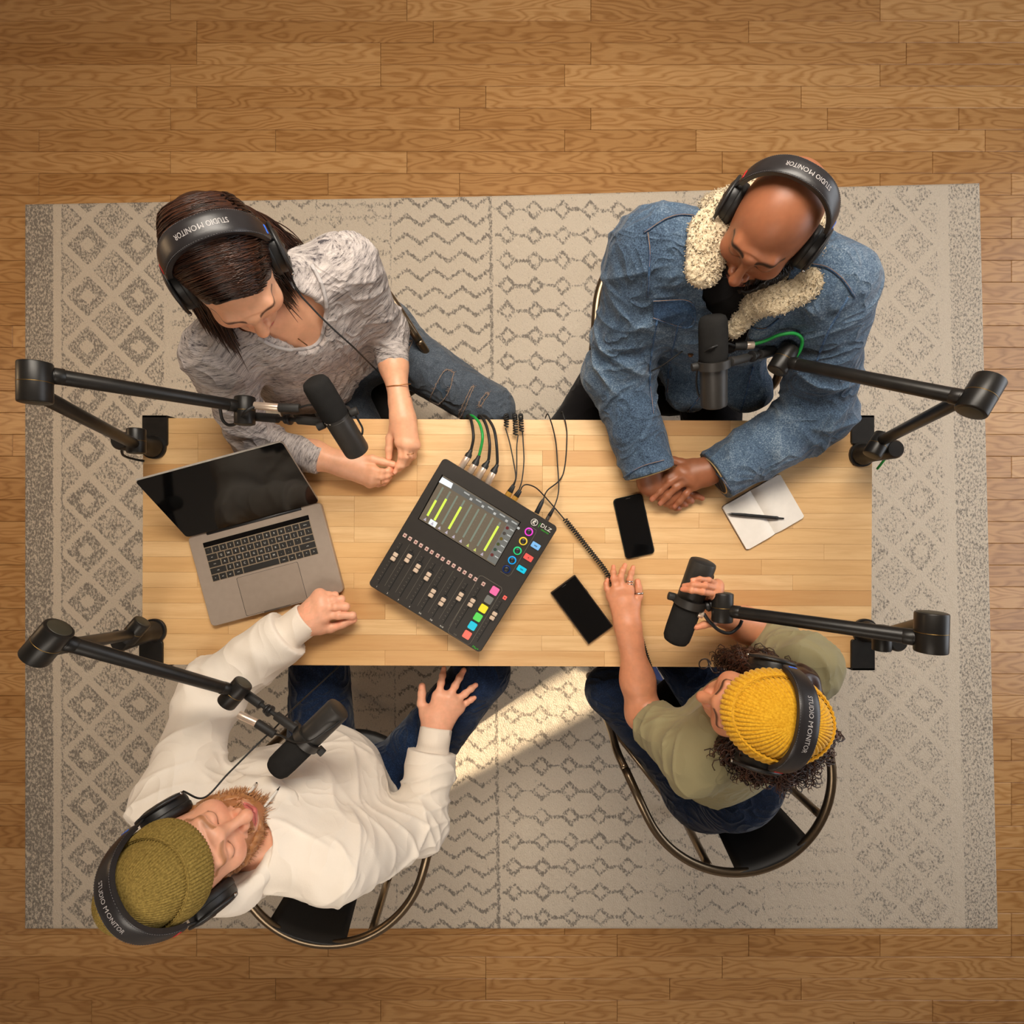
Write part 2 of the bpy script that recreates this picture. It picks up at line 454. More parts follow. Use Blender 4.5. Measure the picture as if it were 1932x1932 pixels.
# oak boards laid along x; those wholly hidden by the rug are left out
PW = .0828
plank_mesh = {}
def plank_me(L):
    L = round(L, 1)
    if L not in plank_mesh: plank_mesh[L] = G().box((0, 0, -.005), (L - .0012, PW - .0012, .0102), .0012).mesh('plank')
    return plank_mesh[L], L
rr = random.Random(11)
row = 0; y = -2.0 + .018
while y < 2.05:
    x = -2.1 - rr.choice([0, .2, .4, .6])
    while x < 2.1:
        me, L = plank_me(rr.choice([.5, .7, .8, .9, 1.1, 1.2]))
        cx = x + L / 2
        hidden = (x > -1.78 and x + L < 1.70 and -1.5 < y < 1.10) or x > 2.0 or x + L < -2.0
        if not hidden: mk('plank', me, M_OAK, floor, (cx, y, 0))
        x += L
    y += PW
g = G()
g.box((0, 0, -.006), (1, 1, .012))
# walls with window openings (left wall: narrow window that throws the sun streak on the rug; right wall: wide window)
def wall_x(name, x, holes):
    """wall in the plane x = const; holes: list of (y0,y1,z0,z1) sorted by y"""
    g = G(); t = .14; sx = x + (t / 2 if x > 0 else -t / 2); y = -RY - .1
    for (a, b, c, d) in holes:
        g.box((sx, (y + a) / 2, RZ / 2), (t, a - y, RZ)); g.box((sx, (a + b) / 2, c / 2), (t, b - a, c)); g.box((sx, (a + b) / 2, (d + RZ) / 2), (t, b - a, RZ - d)); y = b
    g.box((sx, (y + RY + .1) / 2, RZ / 2), (t, RY + .1 - y, RZ))
    return struct(name, g, M_WALL)
HL = (-2.80, -2.52, 1.40, 2.12); HR = (-1.3, 2.0, .7, 2.35)
wall_x('wall_left', -RX, [HL]); wall_x('wall_right', RX, [HR])
struct('wall_back', G().box((0, RY + .07, RZ / 2), (2 * RX, .14, RZ)), M_WALL)
struct('wall_front', G().box((0, -RY - .07, RZ / 2), (2 * RX, .14, RZ)), M_WALL)
struct('ceiling', G().box((0, 0, RZ + .05), (2 * RX + .3, 2 * RY + .3, .1)), M_CEIL)
for nm, c, s in (('baseboard_back', (0, RY - .01, .06), (2 * RX, .02, .12)), ('baseboard_front', (0, -RY + .01, .06), (2 * RX, .02, .12)),
                 ('baseboard_left', (-RX + .01, 0, .06), (.02, 2 * RY, .12)), ('baseboard_right', (RX - .01, 0, .06), (.02, 2 * RY, .12))):
    struct(nm, G().box(c, s, .004), M_TRIM)
for k, (x, (a, b, c, d), bars) in enumerate(((-RX - .05, HL, ()), (RX + .05, HR, (-.2, .9)))):
    g = G(); e = .03
    for yy in (a + e / 2, b - e / 2): g.box((x, yy, (c + d) / 2), (.06, e, d - c))
    for zz in (c + e / 2, d - e / 2): g.box((x, (a + b) / 2, zz), (.06, b - a, e))
    for yy in bars: g.box((x, yy, (c + d) / 2), (.05, .075 if k == 0 else .05, d - c))
    wo = struct('window_%d' % (k + 1), g, M_TRIM)
    if k: mk('pane', G().box((x, (a + b) / 2, (c + d) / 2), (.006, b - a - .02, d - c - .02)).mesh('pane'), M_GLASS, wo)

# ---------------------------------------------------------------- rug
def rug():
    st = 3.6
    us = np.arange(0, 1.0001, st / 1815); vs = np.arange(0, 1.0001, st / 1372)
    U, Vv = np.meshgrid(us, vs, indexing='ij')
    # outline measured on the floor plane (photo pixels); lower end runs on past the photograph
    top = 386 - 14 * np.clip(U / .45, 0, 1) - 26 * np.clip((U - .45) / .55, 0, 1)
    bot = 1752 + 0 * U
    PY = top + (bot - top) * Vv
    right = 1848 + 31 * np.clip((PY - 346) / 1262, 0, 1.2); left = 48 + 0 * PY
    PX = left + (right - left) * U
    X = 48 + U * 1810; Y = PY            # pattern coordinates
    z = .008
    # woven pattern: fraction of dark yarn
    D = np.full(X.shape, .10)
    def band(a, b): return (X >= a) & (X < b)
    def line(x, w, v):
        nonlocal D; D = np.where(np.abs(X - x) < w / 2, v, D)
    def lattice(a, b, xc, strength):
        nonlocal D
        m = band(a, b); fx = (X - xc) / 48.0; fy = (Y - 463) / 48.0
        cx = np.round(fx / 2) * 2; cy = np.round(fy / 2) * 2
        q = np.abs(fx - cx) + np.abs(fy - cy); qq = np.where(q > 1, 2 - q, q)
        v = np.where(np.abs(q - 1) < .17, .10, .70); v = np.where(q < .30, .12, v)
        v = np.where((q > 1.3) & (q < 1.75), .55, v)
        D = np.where(m, v * strength + (1 - strength) * .15, D)
    def chevron(a, b, strength):
        nonlocal D
        m = band(a, b); tri = np.abs(((X - a) / 52.0) % 1 - .5) * 2
        yy = (Y + 4 - tri * 19) % 34.0
        D = np.where(m & (yy < 8.5), .80 * strength, D)
    def chain(a, b, strength, px=53.0, py=47.5):
        nonlocal D
        m = band(a, b); dx = (X - a - 22) % px - px / 2 + 0; dx = np.where(True, (X - a - 22 + px / 2) % px - px / 2, dx); dy = (Y - 398 + py / 2) % py - py / 2
        q = np.abs(dx) + np.abs(dy); o = (np.abs(q - 15) < 5.0) | ((np.abs(dy) < 3.2) & (q > 15))
        D = np.where(m & o, .74 * strength, D)
    def marks(a, b, strength):
        nonlocal D
        m = band(a, b); dy = (Y - 380) % 66.0; dx = (X - a) % 66.0 - 33; wob = np.abs(((X - a) / 33.0) % 1 - .5) * 22
        o = (np.abs(dy - 33) < 4) | (np.abs(dy - 6 - wob * .6) < 4) | (np.abs(np.abs(dx) + np.abs(dy - 33) - 17) < 4)
        D = np.where(m & o, .62 * strength, D)
    D = np.where(band(48, 103), .74, D); D = np.where(band(103, 117), .12, D); D = np.where(band(117, 122), .7, D)
    lattice(122, 320, 168, 1.0); D = np.where(band(312, 322), .2, D)
    marks(325, 410, .9); line(414, 5, .5)
    chevron(418, 596, .9); line(600, 5, .55)
    marks(604, 738, .8); line(741, 6, .62)
    chevron(745, 926, 1.0); line(930, 8, .72)
    chain(937, 1200, 1.0); line(1205, 4, .35)
    chain(1208, 1292, .7); line(1296, 5, .5); chevron(1300, 1420, .8); line(1424, 5, .5); marks(1428, 1575, .7)
    lattice(1585, 1778, 1631, .62); D = np.where(band(1774, 1782), .2, D); D = np.where(band(1782, 1795), .10, D); D = np.where(band(1795, 1870), .52, D)
    k = H / F; kz = (H - z) / F
    VX = (PX - 966) * k; VY = -(PY - 966) * k
    nz = vnoise(np.stack([PX.ravel() / 5, PY.ravel() / 5, 0 * PX.ravel()], 1)).reshape(PX.shape)
    Z = z + .0014 * nz + .002 * vnoise(np.stack([PX.ravel() / 160, PY.ravel() / 160, 0 * PX.ravel()], 1)).reshape(PX.shape)
    edge = (np.minimum(np.minimum(U, 1 - U) * 1815, np.minimum(Vv, 1 - Vv) * 1372) < 2)
    Z = np.where(edge, .001, Z)
    n0, n1 = X.shape
    i = np.arange(n0 - 1)[:, None]; j = np.arange(n1 - 1)[None]
    q = np.stack([i * n1 + j, i * n1 + j + 1, (i + 1) * n1 + j + 1, (i + 1) * n1 + j], -1).reshape(-1, 4)
    me = mesh_np('rug', np.stack([VX, VY, Z], -1).reshape(-1, 3), q, True)
    a = me.attributes.new('weave', 'FLOAT', 'POINT'); a.data.foreach_set('value', D.astype(np.float32).ravel())
    t = NT('rug_wool'); c = t.coord()
    w = t.n('ShaderNodeAttribute', attribute_name='weave').outputs['Fac']
    sp = t.noise(t.mapping(c, (1, .62, 1)), 150, 3, .7)
    fade = t.noise(c, 2.2, 2)
    thr = t.math('ADD', t.math('MULTIPLY', w, .38), t.math('MULTIPLY', t.math('SUBTRACT', fade, .5), .10))
    lo = t.math('SUBTRACT', thr, t.math('SUBTRACT', sp, .26)); f = t.math('MULTIPLY', t.math('ADD', lo, .08), 6.0, True)
    light_c = t.mix(t.noise(c, 320, 2), srgb(200, 182, 160), srgb(232, 218, 198)); dark_c = t.mix(t.noise(c, 210, 2), srgb(112, 101, 90), srgb(160, 150, 138))
    t.set(Base_Color=t.mix(f, light_c, dark_c), Roughness=1.0, Specular_IOR_Level=.05, Sheen_Weight=.15,
          Normal=t.bump(t.noise(t.mapping(c, (1, .55, 1)), 260, 3, .7), .9, .004))
    o = mk('area_rug', me, t.m); tag(o, 'large beige and grey patterned area rug under the table', 'rug')
    return o
rug()

# ---------------------------------------------------------------- table
TZ = .74
def table():
    a, b = W(269, 788, TZ), W(1645, 795, TZ); c, d = W(1645, 1260, TZ), W(269, 1254, TZ)
    cx, cy = (a + b + c + d)[:2] / 4; w = (b[0] - a[0] + c[0] - d[0]) / 2; h = (a[1] - d[1] + b[1] - c[1]) / 2
    th = Thing('wooden_table', 'long butcher block wooden table at the centre of the rug', 'table', (cx, cy, 0)); th.o.rotation_euler.z = -.0045
    t = NT('butcher_block'); oi = t.n('ShaderNodeObjectInfo'); co = t.coord()
    off = t.n('ShaderNodeCombineXYZ'); t.put(off.inputs[0], t.math('MULTIPLY', oi.outputs['Random'], 71.0)); t.put(off.inputs[1], t.math('MULTIPLY', oi.outputs['Random'], 29.0))
    v = t.n('ShaderNodeVectorMath', operation='ADD'); t.put(v.inputs[0], co); t.put(v.inputs[1], off.outputs[0]); v = v.outputs[0]
    g1 = t.noise(t.mapping(v, (2.2, 34, 3)), 1.5, 4, .6, .6); g2 = t.noise(t.mapping(v, (9, 260, 9)), 2, 3, .6)
    base = t.ramp(oi.outputs['Random'], [(.0, srgb(204, 156, 102)), (.14, srgb(220, 176, 120)), (.5, srgb(227, 186, 132)), (.88, srgb(231, 193, 141)), (1.0, srgb(210, 164, 110))])
    dk = t.mix(.5, base, srgb(190, 136, 80))
    f = t.math('ADD', t.math('MULTIPLY', g1, .8), t.math('MULTIPLY', g2, .35))
    kn = t.n('ShaderNodeTexVoronoi', i_Scale=1.0); t.put(kn.inputs['Vector'], t.mapping(v, (3.1, 9.7, 2)))
    col = t.mix(t.ramp(f, [(.38, (1, 1, 1)), (.66, (0, 0, 0))]), base, dk)
    col = t.mix(t.ramp(kn.outputs['Distance'], [(.0, (.55,) * 3), (.055, (0, 0, 0))]), col, srgb(150, 96, 52))
    t.set(Base_Color=col, Roughness=.40, Normal=t.bump(g2, .05, .0006))
    base_o = th.part('table_core', G().box((cx, cy, TZ - .021), (w - .004, h - .004, .034)), plain('core', srgb(196, 148, 92), .6), smooth=False)
    rows = 16; rh = h / rows; r = random.Random(5); cache = {}
    for i in range(rows):
        x = -w / 2; yy = h / 2 - (i + .5) * rh; first = True
        while x < w / 2 - 1e-6:
            L = r.choice([.24, .32, .40, .48, .56]);
            if first: L = r.choice([.14, .22, .30, .38]); first = False
            if x + L > w / 2 - .1: L = w / 2 - x
            key = round(L, 4)
            if key not in cache: cache[key] = G().box((0, 0, -.0065), (L - .0003, rh - .0003, .013), .0004).mesh('stave')
            o = mk('stave', cache[key], t.m, th.o, (x + L / 2, yy, TZ)); x += L
    M_LEG = plain('leg_steel', srgb(38, 38, 40), .45, .6)
    for sx in (-1, 1):
        for sy in (-1, 1):
            th.part('leg', G().box((cx + sx * (w / 2 - .16), cy + sy * (h / 2 - .07), .359), (.045, .045, .686), .004), M_LEG, smooth=False)
    th.part('frame', G().box((cx, cy, .690), (w - .3, .03, .024), .003).box((cx - w / 2 + .16, cy, .690), (.03, h - .18, .024)).box((cx + w / 2 - .16, cy, .690), (.03, h - .18, .024)), M_LEG, smooth=False)
    return th
TABLE = table()
# ---------------------------------------------------------------- things on the table
_txt = {}
def text_geo(s, size, extrude=.0002, bold=0.):
    """G with the outline letters of s, centred, lying in the xy plane"""
    k = (s, size, extrude, bold)
    if k not in _txt:
        cu = bpy.data.curves.new('t', 'FONT'); cu.body = s; cu.size = size; cu.extrude = extrude; cu.align_x = 'CENTER'; cu.align_y = 'CENTER'; cu.resolution_u = 2; cu.offset = bold * size
        o = bpy.data.objects.new('t', cu); COL.objects.link(o)
        dg = bpy.context.evaluated_depsgraph_get(); me = o.evaluated_get(dg).to_mesh()
        V = np.array([v.co[:] for v in me.vertices]); Fc = [np.array([list(p.vertices)]) for p in me.polygons]
        o.evaluated_get(dg).to_mesh_clear(); bpy.data.objects.remove(o); bpy.data.curves.remove(cu)
        _txt[k] = (V, Fc)
    V, Fc = _txt[k]; return G().add(V, Fc) if len(V) else G().add(np.zeros((3, 3)), [np.array([[0, 1, 2]])])

M_BLACKPL = plain('black_plastic', srgb(30, 29, 29), .42, bump=.04, bscale=900)
M_BLACKMATTE = plain('black_matte', srgb(34, 32, 30), .62, bump=.08, bscale=1200)
M_RUBBER = plain('black_rubber', srgb(24, 23, 22), .55)
M_SILVER = plain('satin_nickel', srgb(226, 204, 184), .30, .6)
M_STEEL = plain('steel', srgb(190, 188, 184), .22, 1.0)
M_GOLD = plain('gold_plug', srgb(236, 180, 84), .28, .6)
M_GREENCAB = plain('green_cable', srgb(24, 150, 62), .45)
M_GLASSBLK = plain('black_glass', srgb(9, 9, 10), .07, var=.02)
M_WHITEINK = plain('white_print', srgb(225, 222, 214), .6)
M_GREENINK = plain('green_print', srgb(40, 190, 30), .6)

def frame_from(o, ex, ez=(0, 0, 1)):
    ex = unit(ex); ez = unit(np.asarray(ez, float) - ex * np.dot(ez, ex)); ey = np.cross(ez, ex)
    return np.c_[ex, ey, ez], np.asarray(o, float)

# ---- laptop
def laptop():
    z = TZ + .0155
    fl, fr, bl = W(399, 1183, z), W(649, 1116, z), W(357, 1011, z)
    ex = fr - fl; w = np.linalg.norm(ex); d = np.linalg.norm(bl - fl) * .99
    R, O = frame_from(fl, ex); O = O.copy(); O[2] = TZ
    th = Thing('laptop', 'open silver laptop with a dark blank screen on the table', 'laptop', O)
    L = lambda g: g.xf(R, O)
    al = plain('laptop_aluminium', srgb(166, 150, 136), .38, .25, var=.02)
    base = th.part('base', L(G().prism([(x + w / 2, y + d / 2) for x, y in rrect(w, d, .012, 6)], .001, .0155, .0012)), al, ang=30)
    dark = plain('key_black', srgb(30, 27, 24), .55); well = plain('key_well', srgb(150, 132, 110), .5, .3)
    k0, k1, b0, b1 = .097 * w, .893 * w, .462 * d, .838 * d
    th.part('keyboard_well', L(G().prism([(k0, b0), (k1, b0), (k1, b1 + .004), (k0, b1 + .004)], .0155, .0158)), well, base, smooth=False)
    tb = th.part('touch_bar', L(G().prism([(k0, .843 * d), (k1, .843 * d), (k1, .896 * d), (k0, .896 * d)], .0155, .0160, .0002)), M_GLASSBLK, base, smooth=False)
    th.part('touchpad', L(G().prism([(x + .498 * w, y + .227 * d) for x, y in rrect(.457 * w, .421 * d, .004)], .0155, .0158, .0002)), plain('touchpad', srgb(160, 144, 130), .3, .2, var=.02), base, ang=30)
    th.part('touchpad_gap', L(G().prism([(x + .498 * w, y + .227 * d) for x, y in rrect(.463 * w, .427 * d, .004)], .0152, .01555)), M_BLACKPL, base, ang=30)
    rows = [('` 1 2 3 4 5 6 7 8 9 0 - = delete', [1] * 13 + [1.5]), ('tab Q W E R T Y U I O P [ ] \\', [1.5] + [1] * 12 + [1]),
            ("caps A S D F G H J K L ; ' return", [1.75] + [1] * 11 + [1.75]), ('shift Z X C V B N M , . / shift', [2.25] + [1] * 10 + [2.25]),
            ('fn ctrl opt cmd _ cmd opt < ^ >', [1, 1, 1, 1.25, 5, 1.25, 1, 1, 1, 1])]
    rh = (b1 - b0) / 5; cache = {}
    inkm = M_WHITEINK
    for i, (labs, ws) in enumerate(rows):
        tot = sum(ws); x = k0; un = (k1 - k0) / tot; y = b1 - (i + .5) * rh
        for lab, kw in zip(labs.split(' '), ws):
            key = round(kw * un, 4)
            if key not in cache: cache[key] = smooth_by_angle(G().box((0, 0, .0006), (kw * un - .0026, rh - .0026, .0012), .0004).mesh('key'), 30)
            ko = mk('key', cache[key], dark, base); p = R @ np.array([x + kw * un / 2, y, .0158]);
            ko.matrix_local = Matrix.Translation(Vector(p)) @ Matrix(R.tolist()).to_4x4()
            if lab != '_':
                lk = ('L', lab)
                if lk not in cache: cache[lk] = text_geo(lab, .0072 if len(lab) == 1 else .0036, .00005).mesh('legend')
                lo = mk('legend', cache[lk], inkm, ko); lo.location = (0, 0, .00127)
            x += kw * un
    # lid
    A = math.radians(47); Ld = .205; lid = np.c_[[1, 0, 0], [0, math.cos(A), math.sin(A)], [0, -math.sin(A), math.cos(A)]]
    ho = np.array([0, d - .004, .017])
    gl = lambda g: g.xf(R @ lid, O + R @ ho)
    outer = rrect(w, Ld, .01, 6, (w / 2, Ld / 2 + .004))
    lo = th.part('lid', gl(G().prism(outer, -.006, -.001, .0008)), al, ang=30)
    th.part('screen', gl(G().prism(rrect(w - .002, Ld - .002, .009, 6, (w / 2, Ld / 2 + .004)), -.001, .0003, .0003)), M_GLASSBLK, lo, ang=30)
    th.part('lid_rim', gl(G().prism([(.004, Ld + .0035), (w - .004, Ld + .0035), (w - .004, Ld + .0050), (.004, Ld + .0050)], -.005, .0002)), plain('lid_rim', srgb(214, 208, 200), .35, .3), lo, smooth=False)
    th.part('hinge', L(G().cyl((.05, d - .004, .014), (w - .05, d - .004, .014), .0045, n=12)), M_BLACKPL)
    th.part('front_notch', L(G().prism([(w * .40, -.0003), (w * .6, -.0003), (w * .6, .0035), (w * .4, .0035)], .0120, .01565)), plain('notch', srgb(120, 108, 98), .4, .7), base, smooth=False)
laptop()

# ---- mixer
def z5(x, y): return 680 + x / 3.864, 760 + y / 3.864
def mixer():
    zr, zf = .822, .790
    A, B, C, D = [W(*z5(*p), z) for p, z in (((598, 398), zr), ((1437, 902), zr), ((876, 1834), zf), ((64, 1326), zf))]
    ex = unit((B - A) + (C - D)); ey0 = unit((A - D) + (B - C)); ez = unit(np.cross(ex, ey0)); ey = np.cross(ez, ex)
    w = (np.linalg.norm(B - A) + np.linalg.norm(C - D)) / 2; d = (np.linalg.norm(A - D) + np.linalg.norm(B - C)) / 2
    cen = (A + B + C + D) / 4; R = np.c_[ex, ey, ez]
    th = Thing('audio_mixer', 'black digital audio mixer with touchscreen, faders and coloured pads', 'mixer', (cen[0], cen[1], TZ))
    L = lambda g: g.xf(R, cen)
    def loc(P, z=0):      # photo pixel -> local xy on the sloped top plate
        o = np.array([0, 0, H]); q = W(P[0], P[1], .75) - o; t = ((cen - o) @ ez) / (q @ ez); p = o + q * t
        return ((p - cen) @ ex, (p - cen) @ ey)
    l5 = lambda x, y: loc(z5(x, y))
    l6 = lambda x, y: loc((770 + x / 6.662, 880 + y / 6.662))
    body = plain('mixer_black', srgb(36, 31, 26), .5, bump=.05, bscale=1500)
    th.part('body', L(G().prism(rrect(w, d, .010, 6), -.012, 0, .0015)), body, ang=30)
    # wedge housing under the plate, standing on the table
    pl = np.array(rrect(w - .02, d - .02, .01, 3)); n = len(pl); top = (np.c_[pl, np.full(n, -.011)]) @ R.T + cen; bot = top.copy(); bot[:, 2] = TZ + .002
    i = np.arange(n); th.part('housing', G().add(np.r_[bot, top], [np.stack([i, (i + 1) % n, n + (i + 1) % n, n + i], 1), i[::-1][None], (i + n)[None]]), body, smooth=False)
    quad = lambda ps, z0, z1: G().prism(ps if np.cross(np.array(ps[1]) - ps[0], np.array(ps[2]) - ps[1]) > 0 else ps[::-1], z0, z1)
    # screen
    ST, SR, SB = np.array(l6(440, 113)), np.array(l6(1402, 703)), np.array(l6(138, 657))
    th.part('screen_bezel', L(quad([l6(425, 100), l6(1418, 700), l6(1092, 1262), l6(122, 660)], 0, .0003)), M_GLASSBLK, smooth=False)
    scr = th.part('screen', L(quad([l6(440, 113), l6(1402, 703), l6(1090, 1250), l6(138, 657)], .0003, .0006)), glow('screen_back', srgb(86, 78, 66), .55), smooth=False)
    def flat(name, ps, m, z=.0006): return th.part(name, L(quad(ps, z, z + .0003)), m, scr, smooth=False)
    E = {}
    def em(c, s=.9):
        if (c, s) not in E: E[c, s] = glow('screen_ink', srgb(*c), s, srgb(*[v * .4 for v in c]))
        return E[c, s]
    du = np.array(l6(1402, 703)) - np.array(l6(440, 113)); dv = np.array(l6(138, 657)) - np.array(l6(440, 113))
    S = lambda a, b: tuple(np.array(l6(440, 113)) + du * a + dv * b)
    flat('header_bar', [S(.0, .02), S(1, .02), S(1, .155), S(.0, .155)], em((112, 112, 108), .6))
    flat('header_tab', [l6(430, 133), l6(566, 214), l6(540, 278), l6(388, 196)], em((235, 240, 244), 1.0), .0009)
    for k in range(1, 6): flat('tab_line', [S(.14 + .155 * k, .05), S(.14 + .155 * k + .07, .05), S(.14 + .155 * k + .07, .075), S(.14 + .155 * k, .075)], em((190, 190, 186), .8), .0009)
    for k in range(1, 6): flat('tab_icon', [S(.26 + .155 * k - .03, .09), S(.26 + .155 * k, .09), S(.26 + .155 * k, .135), S(.26 + .155 * k - .03, .135)], em((200, 200, 196), .8), .0009)
    yel = {0: .5, 1: .37, 3: .35, 8: .29}
    for k in range(9):
        x0, x1 = .055 + .0935 * k, .075 + .0935 * k
        flat('meter_track', [S(x0, .20), S(x1, .20), S(x1, .855), S(x0, .855)], em((128, 140, 124), .85))
        if k in yel: flat('meter_level', [S(x0 - .002, yel[k]), S(x1 + .004, yel[k]), S(x1 + .004, .86), S(x0 - .002, .86)], em((214, 240, 84), 1.05), .0009)
        cx = .062 + .0935 * k
        if k == 1: flat('channel_tab', [S(.115, .875), S(.205, .875), S(.205, .985), S(.115, .985)], em((232, 236, 236), 1.0))
        flat('channel_icon', [S(cx - .016, .97), S(cx + .02, .97), S(cx + .002, .90)], em((196, 186, 200) if k not in (6, 7) else (206, 214, 110), .8), .0009)
        for q in range(7): flat('scale_tick', [S(x1 + .012, .25 + .09 * q), S(x1 + .026, .25 + .09 * q), S(x1 + .026, .258 + .09 * q), S(x1 + .012, .258 + .09 * q)], em((150, 134, 112), .5))
    flat('side_panel', [S(.885, .155), S(1, .155), S(1, .99), S(.885, .99)], em((132, 132, 126), .6))
    for k, c in enumerate(((120, 40, 44), (84, 76, 70), (124, 104, 36), (84, 92, 44), (58, 84, 66), (124, 52, 48))):
        c0 = np.array(S(.912, .225 + .125 * k)); th.part('side_dot', L(G().prism([tuple(c0 + .0042 * np.array([math.cos(a), math.sin(a)])) for a in np.linspace(0, 2 * math.pi, 14)[:-1]], .0009, .0012)), em(c, .6), scr, smooth=False)
        flat('side_line', [S(.945, .205 + .125 * k), S(.99, .205 + .125 * k), S(.99, .225 + .125 * k), S(.945, .225 + .125 * k)], em((205, 205, 200), .8), .0009)
    # faders
    cap = plain('fader_cap', srgb(205, 182, 160), .5); slot = plain('slot', srgb(8, 8, 8), .8)
    ticks = plain('tick_print', srgb(108, 102, 92), .7)
    faders = [(250, 1120), (350, 1132), (415, 1205), (492, 1264), (525, 1386), (597, 1448), (727, 1410), (811, 1455), (970, 1551)]
    starts = [(302, 1022), (382, 1071), (462, 1120), (541, 1169), (620, 1218), (700, 1267), (778, 1316), (876, 1352), (1035, 1452)]
    capm = smooth_by_angle(G().box((0, .0062, .0035), (.0125, .0098, .007), .0015).mesh('fader_cap'), 30); capm2 = smooth_by_angle(G().box((0, -.0058, .0035), (.0125, .0098, .007), .0015).mesh('fader_cap'), 30)
    capb = G().box((0, .0015, .0018), (.0128, .0285, .0036), .001).mesh('fader_base')
    def place(me, name, m, xy, z, parent, rot=None):
        o = mk(name, me, m, parent); p = R @ np.array([xy[0], xy[1], z]) + cen - th.loc
        o.matrix_local = Matrix.Translation(Vector(p)) @ Matrix(R.tolist()).to_4x4(); return o
    for k, (f, s) in enumerate(zip(faders, starts)):
        a = np.array(l5(*s)); fx = np.array(l5(*f)); x = fx[0]; yt = a[1]; yb = yt - .118
        sl = th.part('fader_slot', L(G().prism([(x - .0012, yb), (x + .0012, yb), (x + .0012, yt), (x - .0012, yt)], 0, .0003)), slot, smooth=False)
        g = G()
        for q in range(11): g.prism([(x - .0072, yt - .004 - q * .0105), (x - .0042, yt - .004 - q * .0105), (x - .0042, yt - .0032 - q * .0105), (x - .0072, yt - .0032 - q * .0105)], 0, .0003)
        th.part('fader_scale', L(g), ticks, sl, smooth=False)
        fo = place(capb, 'fader', M_BLACKPL, fx, .0004, th.o)
        for mm in (capm, capm2): mk('fader_cap', mm, cap, fo)
        if k < 7:
            g = G().prism([(x + .0155, yb + .004), (x + .0161, yb + .004), (x + .0161, yt + .008), (x + .0155, yt + .008)], 0, .0003); th.part('divider_line', L(g), ticks, smooth=False)
        if k < 7:
            tx = text_geo(('1', '2', '3', '4', '5/6', '7/8', '9/10')[k], .0055, .0001); th.part('channel_number', L(tx.xf(None, (x, yb - .008, .0003))), M_WHITEINK, smooth=False)
    btn = smooth_by_angle(G().box((0, 0, .001), (.0088, .0098, .002), .0008).mesh('mute_button'), 30); bm = plain('button_grey', srgb(206, 176, 166), .5)
    red = glow('button_red', srgb(255, 96, 84), .5, srgb(220, 90, 80)); bar = G().box((0, 0, .0021), (.0042, .0026, .0004)).mesh('button_print'); ink = plain('ink', srgb(110, 30, 34), .6)
    for k in range(7):
        for q, (x, y) in enumerate(((325, 966), (362, 990))):
            o = place(btn, 'mute_button', bm, l5(x + 79.5 * k, y + 49.2 * k), .0003, th.o); mk('button_print', bar, ink, o)
    o = place(btn, 'mute_button', bm, l5(897, 1320), .0003, th.o); mk('button_print', bar, ink, o)
    btn2 = btn.copy(); btn2.materials.clear(); o = place(btn2, 'mute_button', red, l5(1053, 1420), .0003, th.o); mk('button_print', bar, ink, o)
    # pads
    for (x, y), c, e in zip(((978, 1370), (936, 1435), (896, 1499), (857, 1562), (817, 1625), (778, 1690)), ((255, 112, 170), (170, 172, 164), (250, 232, 40), (92, 226, 92), (10, 208, 232), (255, 116, 96)), (.75, .15, .75, .7, .7, .75)):
        me = smooth_by_angle(G().prism(rrect(.0195, .0195, .003, 4), 0, .004, .001).mesh('sample_pad'), 30)
        place(me, 'sample_pad', glow('pad', srgb(*c), e, srgb(*[v * .55 for v in c])), l5(x, y), .0003, th.o)
    for (x, y), c, s in (((1278, 1042), (134, 196, 250), ''), ((1225, 1128), (255, 98, 88), 'x'), ((1175, 1213), (4, 208, 240), '')):
        me = smooth_by_angle(G().prism(rrect(.0225, .0140, .002, 4), 0, .0035, .001).mesh('function_button'), 30)
        o = place(me, 'function_button', glow('fbtn', srgb(*c), .7, srgb(*[v * .55 for v in c])), l5(x, y), .0003, th.o)
        mk('button_print', G().box((0, 0, .0036), (.008 if not s else .003, .0035, .0003)).mesh('button_print'), em(tuple(int(v * .8) for v in c), .5), o)
    for (x, y), c, e in (((1228, 940), (250, 70, 214), 1.0), ((1187, 1008), (246, 206, 60), .9), ((1145, 1078), (40, 214, 130), .9), ((1106, 1147), (20, 170, 244), .9), ((1065, 1212), (10, 62, 140), .35)):
        p = l5(x, y); kn = G().lathe([(0, .007), (.006, .007), (.0068, .0062), (.0072, 0)], n=24).mesh('knob', True); ko = place(kn, 'knob', M_BLACKPL, p, .0003, th.o)
        ring = G().lathe([(.0072, 0), (.0072, .0025), (.0085, .0032), (.0100, .0025), (.0103, 0)], n=28).mesh('light_ring', True)
        ring2 = mk('light_ring', ring, glow('ring', srgb(*c), e, srgb(*[v * .4 for v in c])), ko)
    # printed frames, logo, lettering
    def poly_line(ps, r=.0006):
        g = G(); P = [np.array([*p, .0003]) for p in ps]
        g.tube(P + [P[0]], r, 5, False); return g
    th.part('pad_frame', L(poly_line([l5(868, 1262), l5(890, 1262), l5(1028, 1346), l5(1032, 1368), l5(800, 1756), l5(778, 1762), l5(642, 1676), l5(640, 1656)])), ticks)
    g = G().tube([np.array([*l5(x, y), .0003]) for x, y in ((1240, 900), (1283, 928), (1278, 950), (1098, 1250), (1078, 1264), (1020, 1228))], .0005, 5, False); th.part('knob_frame', L(g), ticks)
    c0 = np.array([*l5(1268, 871), 0]); g = G().lathe([(.0074, 0), (.0074, .0004), (.0086, .0004), (.0086, 0)], n=28).xf(None, c0)
